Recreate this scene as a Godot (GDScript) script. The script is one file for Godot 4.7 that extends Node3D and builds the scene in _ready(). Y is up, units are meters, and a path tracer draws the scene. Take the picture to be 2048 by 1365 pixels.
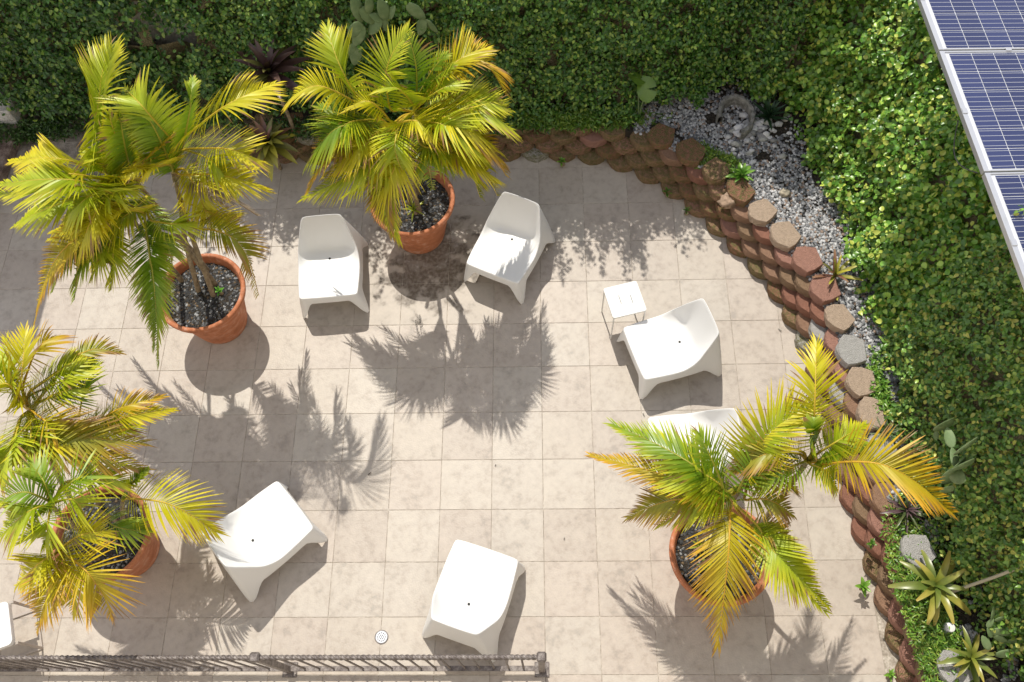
extends Node3D
# A walled patio seen from a balcony: potted palms, white lounge chairs, a block wall, hedges and solar panels.

const POTS := [Vector2(-3.128, -3.909), Vector2(-1.210, -4.891), Vector2(-3.618, -1.665), Vector2(1.425, -1.483)]
const PALM_STEMS := [
	[Vector3(-3.207, 1.788, -4.134), Vector3(-2.957, 1.920, -4.305), Vector3(-2.977, 1.656, -4.194), Vector3(-3.425, 1.920, -4.106), Vector3(-3.220, 2.052, -4.182)],
	[Vector3(-1.225, 1.620, -4.920), Vector3(-1.044, 1.722, -5.032), Vector3(-0.995, 1.518, -4.924), Vector3(-1.354, 1.518, -4.960)],
	[Vector3(-3.847, 1.600, -2.373), Vector3(-3.508, 1.600, -1.631), Vector3(-3.620, 1.300, -2.244), Vector3(-3.489, 1.400, -1.377), Vector3(-3.530, 0.900, -1.785), Vector3(-3.372, 0.850, -1.879)],
	[Vector3(1.377, 1.400, -1.694), Vector3(1.473, 1.500, -1.806), Vector3(1.851, 1.750, -1.874), Vector3(1.537, 1.200, -1.563)],
]
# each frond: start of leaflets, middle, tip, leaflet length, colour letter
const PALM_FRONDS := [
	[
		[Vector3(-3.285, 2.316, -4.044), Vector3(-3.006, 2.976, -4.075), Vector3(-2.865, 3.240, -4.335), 0.56, "l"],
		[Vector3(-2.713, 2.448, -4.168), Vector3(-2.646, 3.042, -3.981), Vector3(-2.881, 2.976, -4.249), 0.40, "l"],
		[Vector3(-2.664, 2.448, -4.213), Vector3(-2.161, 2.976, -4.067), Vector3(-1.918, 2.712, -4.499), 0.42, "y"],
		[Vector3(-2.753, 2.184, -4.086), Vector3(-2.366, 2.316, -3.973), Vector3(-2.203, 1.788, -4.186), 0.34, "y"],
		[Vector3(-2.703, 2.316, -4.222), Vector3(-2.252, 2.580, -4.019), Vector3(-2.139, 2.184, -4.166), 0.34, "y"],
		[Vector3(-2.896, 1.920, -4.255), Vector3(-2.620, 1.986, -4.120), Vector3(-2.456, 1.260, -4.309), 0.26, "d"],
		[Vector3(-3.105, 2.316, -3.826), Vector3(-3.274, 2.712, -3.624), Vector3(-4.059, 2.316, -3.828), 0.44, "l"],
		[Vector3(-3.377, 2.184, -4.123), Vector3(-3.478, 2.580, -3.958), Vector3(-4.137, 2.184, -4.235), 0.36, "y"],
		[Vector3(-3.339, 2.184, -3.936), Vector3(-3.605, 2.316, -3.730), Vector3(-4.334, 1.656, -3.989), 0.36, "l"],
		[Vector3(-3.287, 2.184, -3.866), Vector3(-3.326, 2.250, -3.644), Vector3(-3.814, 1.392, -3.713), 0.34, "y"],
		[Vector3(-3.164, 1.788, -3.892), Vector3(-3.091, 1.656, -3.481), Vector3(-3.374, 0.798, -3.265), 0.32, "g"],
		[Vector3(-3.465, 1.920, -3.860), Vector3(-3.824, 1.788, -3.587), Vector3(-4.419, 0.930, -3.435), 0.30, "o"],
		[Vector3(-2.772, 1.788, -3.861), Vector3(-2.410, 1.788, -3.737), Vector3(-2.493, 0.864, -3.737), 0.30, "b"],
		[Vector3(-3.062, 1.920, -3.852), Vector3(-2.797, 2.118, -3.683), Vector3(-2.718, 1.920, -3.822), 0.28, "l"],
		[Vector3(-3.115, 1.920, -3.923), Vector3(-3.135, 2.184, -3.781), Vector3(-3.447, 1.920, -3.935), 0.28, "y"],
		[Vector3(-3.351, 2.184, -3.996), Vector3(-3.092, 2.448, -3.805), Vector3(-3.047, 2.316, -3.861), 0.26, "l"],
		[Vector3(-3.101, 2.316, -4.068), Vector3(-2.890, 2.844, -3.923), Vector3(-2.804, 3.108, -3.931), 0.30, "g"],
		[Vector3(-3.065, 2.184, -4.140), Vector3(-2.769, 2.580, -4.022), Vector3(-2.716, 2.580, -4.148), 0.26, "o"],
		[Vector3(-2.656, 2.448, -4.166), Vector3(-2.326, 3.108, -3.918), Vector3(-2.283, 3.240, -4.079), 0.22, "g"],
		[Vector3(-3.487, 1.788, -3.875), Vector3(-3.680, 1.656, -3.676), Vector3(-4.155, 0.864, -3.713), 0.32, "g"],
		[Vector3(-3.421, 1.788, -3.850), Vector3(-3.436, 1.656, -3.649), Vector3(-3.765, 0.996, -3.736), 0.28, "l"],
		[Vector3(-3.270, 2.250, -3.935), Vector3(-3.203, 2.580, -3.617), Vector3(-3.578, 2.184, -3.691), 0.34, "l"],
		[Vector3(-3.177, 2.184, -4.002), Vector3(-3.215, 2.712, -3.716), Vector3(-3.594, 2.580, -3.819), 0.34, "y"],
		[Vector3(-2.836, 2.184, -4.182), Vector3(-2.727, 2.580, -3.888), Vector3(-2.825, 2.580, -3.824), 0.26, "y"],
		[Vector3(-2.794, 2.052, -4.230), Vector3(-2.694, 1.920, -4.057), Vector3(-2.770, 1.392, -4.038), 0.30, "y"],
		[Vector3(-3.355, 2.052, -4.051), Vector3(-3.657, 1.920, -3.817), Vector3(-4.194, 1.392, -4.014), 0.30, "y"],
		[Vector3(-3.151, 2.184, -4.118), Vector3(-3.086, 2.580, -3.940), Vector3(-3.170, 2.712, -3.844), 0.30, "l"],
		[Vector3(-2.800, 2.184, -4.325), Vector3(-2.427, 2.448, -4.024), Vector3(-2.435, 1.788, -4.166), 0.32, "l"],
		[Vector3(-2.828, 2.184, -4.135), Vector3(-2.676, 2.844, -3.991), Vector3(-2.761, 2.976, -4.082), 0.34, "g"],
		[Vector3(-2.981, 1.656, -4.219), Vector3(-2.606, 1.788, -3.976), Vector3(-2.498, 1.260, -4.115), 0.28, "y"],
		[Vector3(-3.136, 1.920, -4.042), Vector3(-3.303, 1.920, -3.857), Vector3(-3.780, 1.392, -4.007), 0.32, "l"],
		[Vector3(-3.198, 1.788, -4.085), Vector3(-3.041, 1.656, -3.830), Vector3(-3.186, 1.128, -3.853), 0.22, "g"],
		[Vector3(-3.402, 2.118, -4.029), Vector3(-3.142, 2.417, -3.787), Vector3(-3.136, 2.254, -3.836), 0.20, "l"],
		[Vector3(-3.393, 1.986, -4.112), Vector3(-3.606, 1.997, -3.808), Vector3(-4.090, 1.546, -3.989), 0.23, "y"],
		[Vector3(-2.889, 2.118, -4.254), Vector3(-2.841, 2.470, -4.033), Vector3(-3.041, 2.361, -4.093), 0.21, "y"],
		[Vector3(-3.121, 2.250, -4.137), Vector3(-2.881, 2.777, -4.031), Vector3(-2.807, 2.975, -4.135), 0.26, "g"],
		[Vector3(-2.898, 2.118, -4.225), Vector3(-2.800, 2.590, -3.863), Vector3(-2.945, 2.600, -3.780), 0.22, "y"],
		[Vector3(-3.398, 2.118, -4.071), Vector3(-3.074, 2.513, -3.835), Vector3(-3.007, 2.447, -3.897), 0.24, "y"],
		[Vector3(-3.565, 1.722, -3.932), Vector3(-3.789, 1.673, -3.709), Vector3(-4.353, 0.898, -3.772), 0.26, "g"],
		[Vector3(-3.197, 2.118, -4.181), Vector3(-3.131, 2.543, -4.009), Vector3(-3.255, 2.639, -3.966), 0.24, "l"],
		[Vector3(-3.161, 1.854, -4.112), Vector3(-3.267, 1.930, -3.919), Vector3(-3.714, 1.413, -4.117), 0.24, "l"],
		[Vector3(-2.879, 2.118, -4.193), Vector3(-2.709, 2.870, -3.998), Vector3(-2.810, 3.028, -4.084), 0.28, "g"],
		[Vector3(-3.494, 1.722, -3.922), Vector3(-3.591, 1.572, -3.788), Vector3(-4.056, 0.829, -3.991), 0.25, "y"],
		[Vector3(-3.412, 2.118, -4.015), Vector3(-3.194, 2.377, -3.776), Vector3(-3.232, 2.175, -3.824), 0.20, "l"],
		[Vector3(-3.497, 1.722, -3.907), Vector3(-3.510, 1.728, -3.649), Vector3(-3.891, 1.140, -3.733), 0.25, "l"],
		[Vector3(-2.879, 2.118, -4.201), Vector3(-2.727, 2.838, -4.043), Vector3(-2.849, 2.965, -4.171), 0.27, "g"],
		[Vector3(-3.335, 2.250, -4.096), Vector3(-3.069, 2.921, -4.131), Vector3(-2.981, 3.130, -4.455), 0.51, "l"],
		[Vector3(-3.151, 2.250, -3.891), Vector3(-3.257, 2.774, -3.632), Vector3(-4.011, 2.439, -3.834), 0.34, "l"],
		[Vector3(-3.186, 1.722, -3.903), Vector3(-3.057, 1.652, -3.393), Vector3(-3.312, 0.790, -3.110), 0.27, "g"],
		[Vector3(-3.410, 2.118, -4.075), Vector3(-3.119, 2.492, -3.861), Vector3(-3.086, 2.405, -3.946), 0.21, "l"],
		[Vector3(-3.194, 1.854, -4.093), Vector3(-3.387, 1.892, -3.889), Vector3(-3.935, 1.336, -4.066), 0.25, "l"],
		[Vector3(-3.381, 2.118, -4.048), Vector3(-3.115, 2.362, -3.880), Vector3(-3.096, 2.143, -4.006), 0.20, "l"],
		[Vector3(-3.156, 2.250, -4.116), Vector3(-2.918, 2.875, -3.894), Vector3(-2.840, 3.170, -3.873), 0.25, "l"],
		[Vector3(-3.333, 2.118, -3.887), Vector3(-3.387, 2.184, -3.614), Vector3(-3.932, 1.261, -3.657), 0.26, "y"],
		[Vector3(-3.358, 1.986, -4.087), Vector3(-3.518, 1.972, -3.752), Vector3(-3.935, 1.496, -3.893), 0.27, "y"],
	],
	[
		[Vector3(-1.368, 2.028, -4.767), Vector3(-1.465, 2.538, -4.728), Vector3(-1.603, 2.640, -5.097), 0.40, "l"],
		[Vector3(-1.393, 2.130, -4.754), Vector3(-1.708, 2.385, -4.761), Vector3(-2.102, 1.926, -4.906), 0.34, "y"],
		[Vector3(-1.321, 2.028, -4.689), Vector3(-1.569, 2.232, -4.461), Vector3(-1.964, 1.620, -4.552), 0.40, "g"],
		[Vector3(-1.397, 1.824, -4.669), Vector3(-1.638, 1.926, -4.504), Vector3(-2.055, 1.212, -4.554), 0.30, "o"],
		[Vector3(-1.138, 1.926, -4.568), Vector3(-1.467, 1.824, -4.366), Vector3(-2.038, 1.314, -4.452), 0.38, "l"],
		[Vector3(-1.103, 1.926, -4.532), Vector3(-1.181, 1.824, -4.330), Vector3(-1.458, 1.314, -4.352), 0.38, "y"],
		[Vector3(-1.214, 1.620, -4.717), Vector3(-1.340, 1.416, -4.477), Vector3(-1.342, 0.804, -4.378), 0.26, "b"],
		[Vector3(-1.168, 2.130, -4.723), Vector3(-1.144, 2.538, -4.743), Vector3(-0.962, 2.742, -4.957), 0.36, "l"],
		[Vector3(-0.952, 2.232, -4.783), Vector3(-0.916, 2.538, -4.786), Vector3(-0.947, 2.742, -4.887), 0.34, "g"],
		[Vector3(-0.932, 2.232, -4.782), Vector3(-0.815, 2.436, -4.826), Vector3(-0.698, 2.538, -4.894), 0.26, "g"],
		[Vector3(-0.919, 2.130, -4.828), Vector3(-0.643, 2.487, -4.850), Vector3(-0.414, 2.334, -5.149), 0.40, "y"],
		[Vector3(-0.898, 2.130, -4.818), Vector3(-0.514, 2.436, -4.953), Vector3(-0.257, 1.824, -5.115), 0.36, "o"],
		[Vector3(-0.919, 2.028, -4.812), Vector3(-0.585, 2.232, -4.773), Vector3(-0.344, 1.926, -4.976), 0.34, "l"],
		[Vector3(-0.928, 2.130, -4.591), Vector3(-0.646, 2.334, -4.462), Vector3(-0.301, 1.620, -4.644), 0.42, "y"],
		[Vector3(-0.943, 2.028, -4.624), Vector3(-0.516, 2.028, -4.528), Vector3(-0.275, 1.314, -4.647), 0.34, "o"],
		[Vector3(-0.943, 1.926, -4.528), Vector3(-0.632, 1.824, -4.458), Vector3(-0.516, 1.110, -4.565), 0.34, "l"],
		[Vector3(-0.948, 1.824, -4.632), Vector3(-0.549, 1.824, -4.446), Vector3(-0.365, 1.008, -4.648), 0.34, "y"],
		[Vector3(-1.088, 2.232, -4.498), Vector3(-0.886, 2.385, -4.379), Vector3(-0.780, 1.620, -4.582), 0.32, "y"],
		[Vector3(-1.149, 2.130, -4.597), Vector3(-1.275, 2.385, -4.587), Vector3(-1.476, 2.232, -4.671), 0.30, "y"],
		[Vector3(-0.951, 2.130, -4.657), Vector3(-0.443, 2.232, -4.610), Vector3(-0.243, 1.722, -4.746), 0.40, "l"],
		[Vector3(-1.132, 1.824, -4.560), Vector3(-1.307, 1.722, -4.437), Vector3(-1.713, 1.212, -4.547), 0.34, "l"],
		[Vector3(-1.068, 2.232, -4.488), Vector3(-1.093, 2.232, -4.248), Vector3(-1.084, 1.518, -4.426), 0.30, "l"],
		[Vector3(-1.228, 2.028, -4.631), Vector3(-1.419, 2.028, -4.461), Vector3(-1.824, 1.518, -4.545), 0.36, "y"],
		[Vector3(-0.958, 2.232, -4.658), Vector3(-1.027, 2.538, -4.570), Vector3(-1.202, 2.436, -4.663), 0.28, "l"],
		[Vector3(-0.939, 2.232, -4.682), Vector3(-0.731, 2.487, -4.606), Vector3(-0.598, 2.334, -4.836), 0.30, "l"],
		[Vector3(-0.948, 1.824, -4.720), Vector3(-0.800, 1.824, -4.552), Vector3(-0.726, 1.314, -4.668), 0.30, "g"],
		[Vector3(-1.289, 1.824, -4.744), Vector3(-1.495, 2.130, -4.656), Vector3(-1.779, 2.028, -4.849), 0.34, "g"],
		[Vector3(-0.933, 1.926, -4.669), Vector3(-0.625, 1.804, -4.917), Vector3(-0.265, 1.396, -5.113), 0.34, "l"],
		[Vector3(-0.930, 2.028, -4.699), Vector3(-0.589, 1.977, -4.913), Vector3(-0.301, 1.518, -5.277), 0.32, "l"],
		[Vector3(-0.957, 2.079, -4.607), Vector3(-0.698, 2.379, -4.352), Vector3(-0.404, 1.710, -4.445), 0.39, "l"],
		[Vector3(-0.928, 2.181, -4.805), Vector3(-0.779, 2.439, -4.760), Vector3(-0.639, 2.544, -4.783), 0.24, "g"],
		[Vector3(-1.211, 1.569, -4.742), Vector3(-1.313, 1.358, -4.476), Vector3(-1.292, 0.702, -4.370), 0.24, "l"],
		[Vector3(-1.307, 1.977, -4.746), Vector3(-1.496, 2.232, -4.504), Vector3(-1.833, 1.621, -4.628), 0.32, "l"],
		[Vector3(-0.929, 1.977, -4.722), Vector3(-0.567, 1.919, -4.903), Vector3(-0.257, 1.402, -5.267), 0.29, "l"],
		[Vector3(-1.228, 1.977, -4.667), Vector3(-1.383, 2.048, -4.430), Vector3(-1.758, 1.558, -4.490), 0.34, "y"],
		[Vector3(-0.993, 1.773, -4.730), Vector3(-0.922, 1.724, -4.540), Vector3(-0.946, 1.114, -4.655), 0.28, "g"],
		[Vector3(-0.903, 1.977, -4.833), Vector3(-0.513, 2.273, -4.676), Vector3(-0.224, 2.009, -4.801), 0.29, "l"],
	],
	[
		[Vector3(-3.772, 1.900, -2.355), Vector3(-3.601, 2.200, -2.444), Vector3(-3.650, 2.200, -2.735), 0.36, "y"],
		[Vector3(-3.759, 1.900, -2.441), Vector3(-3.541, 2.200, -2.581), Vector3(-3.479, 2.100, -2.749), 0.30, "o"],
		[Vector3(-3.765, 1.800, -2.442), Vector3(-3.463, 2.000, -2.517), Vector3(-3.377, 1.800, -2.773), 0.28, "l"],
		[Vector3(-3.422, 1.900, -2.676), Vector3(-3.331, 1.850, -2.758), Vector3(-3.213, 1.700, -2.804), 0.16, "b"],
		[Vector3(-3.720, 1.900, -2.324), Vector3(-3.756, 2.100, -2.386), Vector3(-4.031, 1.900, -2.347), 0.34, "y"],
		[Vector3(-3.729, 1.800, -2.324), Vector3(-3.523, 1.900, -2.360), Vector3(-3.452, 1.700, -2.471), 0.30, "g"],
		[Vector3(-3.513, 1.500, -2.230), Vector3(-3.359, 1.800, -2.418), Vector3(-3.356, 1.800, -2.691), 0.30, "g"],
		[Vector3(-3.516, 1.400, -2.257), Vector3(-3.144, 1.700, -2.328), Vector3(-2.909, 1.500, -2.507), 0.24, "o"],
		[Vector3(-3.644, 1.900, -2.220), Vector3(-3.386, 1.900, -2.089), Vector3(-2.999, 1.500, -2.146), 0.38, "b"],
		[Vector3(-3.595, 1.900, -1.983), Vector3(-3.362, 1.900, -1.981), Vector3(-3.043, 1.300, -1.997), 0.36, "b"],
		[Vector3(-3.717, 1.900, -2.190), Vector3(-3.671, 2.000, -1.933), Vector3(-3.971, 1.700, -1.809), 0.34, "l"],
		[Vector3(-3.671, 1.900, -2.228), Vector3(-3.547, 2.000, -2.004), Vector3(-3.771, 1.800, -1.888), 0.30, "l"],
		[Vector3(-3.348, 1.900, -1.570), Vector3(-3.369, 2.100, -1.477), Vector3(-3.783, 1.700, -1.395), 0.38, "l"],
		[Vector3(-3.354, 1.900, -1.552), Vector3(-3.287, 2.000, -1.407), Vector3(-3.435, 1.700, -1.334), 0.30, "l"],
		[Vector3(-3.333, 1.900, -1.580), Vector3(-3.155, 2.000, -1.576), Vector3(-3.200, 1.700, -1.521), 0.30, "l"],
		[Vector3(-3.354, 1.900, -1.594), Vector3(-3.320, 2.100, -1.670), Vector3(-3.516, 2.000, -1.841), 0.30, "g"],
		[Vector3(-3.410, 1.600, -1.310), Vector3(-3.177, 1.800, -1.372), Vector3(-3.076, 1.600, -1.459), 0.32, "y"],
		[Vector3(-3.351, 1.600, -1.299), Vector3(-3.091, 1.700, -1.135), Vector3(-3.120, 1.200, -0.956), 0.42, "o"],
		[Vector3(-3.367, 1.600, -1.275), Vector3(-3.405, 1.600, -1.066), Vector3(-3.692, 1.100, -0.859), 0.30, "o"],
		[Vector3(-3.399, 1.600, -1.310), Vector3(-3.460, 1.700, -1.210), Vector3(-3.813, 1.300, -1.133), 0.32, "y"],
		[Vector3(-3.185, 1.150, -1.813), Vector3(-2.848, 1.200, -1.758), Vector3(-2.581, 0.850, -1.624), 0.40, "y"],
		[Vector3(-3.363, 1.200, -1.684), Vector3(-3.192, 1.250, -1.572), Vector3(-3.056, 1.000, -1.599), 0.26, "g"],
		[Vector3(-3.519, 1.500, -1.841), Vector3(-3.261, 1.600, -1.851), Vector3(-3.139, 1.300, -1.888), 0.30, "l"],
		[Vector3(-3.385, 1.600, -1.327), Vector3(-3.269, 1.600, -1.120), Vector3(-3.394, 1.200, -0.960), 0.34, "y"],
		[Vector3(-3.349, 1.900, -1.604), Vector3(-3.167, 2.000, -1.715), Vector3(-3.120, 1.800, -1.791), 0.30, "g"],
		[Vector3(-3.517, 1.500, -2.214), Vector3(-3.284, 1.600, -2.236), Vector3(-3.237, 1.400, -2.327), 0.28, "l"],
		[Vector3(-3.362, 1.900, -1.587), Vector3(-3.433, 2.100, -1.602), Vector3(-3.712, 1.900, -1.589), 0.34, "g"],
		[Vector3(-3.425, 1.600, -1.345), Vector3(-3.403, 1.800, -1.387), Vector3(-3.598, 1.700, -1.394), 0.30, "l"],
		[Vector3(-3.662, 1.900, -2.266), Vector3(-3.453, 2.000, -2.132), Vector3(-3.405, 1.700, -2.144), 0.30, "o"],
		[Vector3(-3.239, 1.100, -1.859), Vector3(-3.093, 1.300, -1.911), Vector3(-3.016, 1.300, -1.997), 0.10, "g"],
		[Vector3(-3.751, 1.750, -2.352), Vector3(-3.470, 1.943, -2.370), Vector3(-3.355, 1.785, -2.483), 0.27, "l"],
		[Vector3(-3.829, 1.850, -2.365), Vector3(-3.729, 2.118, -2.450), Vector3(-3.885, 2.036, -2.762), 0.31, "l"],
		[Vector3(-3.788, 1.850, -2.367), Vector3(-3.835, 2.141, -2.437), Vector3(-4.157, 1.981, -2.430), 0.32, "l"],
		[Vector3(-3.686, 1.850, -2.269), Vector3(-3.507, 1.987, -2.072), Vector3(-3.706, 1.774, -2.004), 0.25, "l"],
		[Vector3(-3.521, 1.350, -2.254), Vector3(-3.098, 1.664, -2.282), Vector3(-2.833, 1.428, -2.432), 0.18, "y"],
		[Vector3(-3.518, 1.450, -2.231), Vector3(-3.220, 1.569, -2.244), Vector3(-3.131, 1.339, -2.345), 0.26, "l"],
		[Vector3(-3.782, 1.750, -2.438), Vector3(-3.421, 2.002, -2.444), Vector3(-3.304, 1.804, -2.644), 0.26, "l"],
		[Vector3(-3.542, 1.450, -2.239), Vector3(-3.315, 1.526, -2.284), Vector3(-3.299, 1.252, -2.419), 0.25, "l"],
		[Vector3(-3.758, 1.850, -2.183), Vector3(-3.763, 1.901, -1.893), Vector3(-4.150, 1.502, -1.743), 0.27, "y"],
		[Vector3(-3.656, 1.850, -2.021), Vector3(-3.434, 1.926, -2.033), Vector3(-3.171, 1.352, -2.090), 0.31, "y"],
		[Vector3(-3.796, 1.750, -2.468), Vector3(-3.494, 1.947, -2.555), Vector3(-3.435, 1.694, -2.849), 0.22, "l"],
	],
	[
		[Vector3(1.278, 1.700, -1.654), Vector3(1.009, 1.900, -1.834), Vector3(0.539, 1.600, -2.217), 0.36, "g"],
		[Vector3(1.262, 1.650, -1.639), Vector3(0.868, 1.700, -1.800), Vector3(0.384, 1.300, -2.079), 0.24, "o"],
		[Vector3(1.398, 1.800, -1.805), Vector3(1.517, 2.100, -1.989), Vector3(1.839, 2.100, -2.192), 0.40, "y"],
		[Vector3(1.275, 1.500, -1.679), Vector3(0.948, 1.550, -1.668), Vector3(0.661, 1.100, -1.656), 0.30, "b"],
		[Vector3(1.260, 1.800, -1.651), Vector3(1.137, 2.100, -1.753), Vector3(1.045, 2.200, -1.927), 0.34, "g"],
		[Vector3(1.316, 1.600, -1.567), Vector3(1.275, 1.600, -1.269), Vector3(1.258, 1.000, -0.742), 0.40, "o"],
		[Vector3(1.525, 1.500, -1.480), Vector3(1.659, 1.450, -1.263), Vector3(2.079, 0.900, -0.998), 0.34, "l"],
		[Vector3(1.429, 1.600, -1.651), Vector3(1.560, 1.700, -1.623), Vector3(1.801, 1.400, -1.593), 0.28, "b"],
		[Vector3(1.839, 1.950, -1.881), Vector3(1.792, 2.300, -2.125), Vector3(1.858, 2.300, -2.520), 0.36, "y"],
		[Vector3(1.908, 1.950, -1.800), Vector3(2.210, 2.200, -1.706), Vector3(2.827, 1.600, -1.553), 0.42, "o"],
		[Vector3(1.778, 1.900, -1.827), Vector3(1.602, 1.950, -1.754), Vector3(1.480, 1.600, -1.803), 0.26, "g"],
		[Vector3(1.829, 1.900, -1.809), Vector3(1.917, 1.900, -1.767), Vector3(2.111, 1.500, -1.746), 0.24, "l"],
		[Vector3(1.788, 1.900, -1.898), Vector3(1.595, 2.050, -1.886), Vector3(1.446, 1.800, -1.862), 0.30, "b"],
		[Vector3(1.878, 1.950, -1.828), Vector3(2.035, 2.100, -1.848), Vector3(2.308, 2.000, -1.949), 0.06, "g"],
		[Vector3(1.832, 1.950, -1.882), Vector3(1.764, 2.200, -1.920), Vector3(1.799, 2.200, -2.030), 0.14, "g"],
		[Vector3(1.886, 1.950, -1.881), Vector3(1.981, 2.100, -1.918), Vector3(2.276, 1.800, -2.128), 0.24, "l"],
		[Vector3(1.360, 1.700, -1.678), Vector3(1.419, 1.900, -1.813), Vector3(1.469, 1.900, -1.955), 0.28, "g"],
		[Vector3(1.290, 1.600, -1.652), Vector3(1.112, 1.600, -1.618), Vector3(0.890, 1.100, -1.598), 0.26, "l"],
		[Vector3(1.471, 1.400, -1.504), Vector3(1.603, 1.500, -1.462), Vector3(1.813, 1.200, -1.439), 0.22, "b"],
		[Vector3(1.421, 1.700, -1.767), Vector3(1.606, 1.800, -1.771), Vector3(1.841, 1.400, -1.758), 0.28, "b"],
		[Vector3(1.288, 1.700, -1.643), Vector3(1.047, 1.850, -1.708), Vector3(0.755, 1.500, -1.886), 0.32, "l"],
		[Vector3(1.299, 1.650, -1.662), Vector3(1.049, 1.850, -1.833), Vector3(0.605, 1.500, -2.222), 0.34, "l"],
		[Vector3(1.468, 1.350, -1.498), Vector3(1.553, 1.526, -1.402), Vector3(1.724, 1.252, -1.336), 0.19, "l"],
		[Vector3(1.779, 1.850, -1.901), Vector3(1.537, 2.008, -1.860), Vector3(1.346, 1.716, -1.820), 0.26, "b"],
		[Vector3(1.416, 1.750, -1.811), Vector3(1.532, 2.100, -1.963), Vector3(1.865, 2.099, -2.148), 0.32, "l"],
		[Vector3(1.543, 1.450, -1.500), Vector3(1.676, 1.449, -1.285), Vector3(2.110, 0.899, -1.036), 0.26, "l"],
		[Vector3(1.327, 1.650, -1.672), Vector3(1.130, 1.855, -1.753), Vector3(0.901, 1.509, -1.967), 0.26, "l"],
	],
]

# front edge of the block wall on the paving, from the back to the near end
const WALL_LINE := [Vector2(-3.0, -5.80), Vector2(-1.5, -5.79), Vector2(-0.29, -5.77), Vector2(0.3, -5.735), Vector2(0.62, -5.69), Vector2(0.93, -5.575), Vector2(1.276, -5.35), Vector2(1.563, -5.066), Vector2(1.86, -4.70), Vector2(2.09, -4.38), Vector2(2.29, -4.02), Vector2(2.40, -3.68), Vector2(2.47, -3.40), Vector2(2.57, -2.63), Vector2(2.615, -2.14), Vector2(2.66, -1.86), Vector2(2.73, -1.50), Vector2(2.80, -1.00), Vector2(2.85, -0.55), Vector2(2.92, 0.30)]
# foot of the planted boundary
const HEDGE_LINE := [Vector2(-8.5, -6.50), Vector2(-6.2, -6.55), Vector2(-4.0, -6.35), Vector2(-1.0, -6.15), Vector2(0.9, -6.17), Vector2(1.8, -6.40), Vector2(2.50, -6.20), Vector2(2.86, -5.40), Vector2(2.96, -4.40), Vector2(3.07, -3.50), Vector2(3.12, -2.60), Vector2(3.22, -1.70), Vector2(3.52, -0.80), Vector2(3.75, 0.0), Vector2(3.9, 0.8)]
const TILE := 0.46
const SUN := Vector3(0.16, -1.0, 0.61)

var rng := RandomNumberGenerator.new()
var used := {}
var M := {}
var noise := FastNoiseLite.new()

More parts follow.
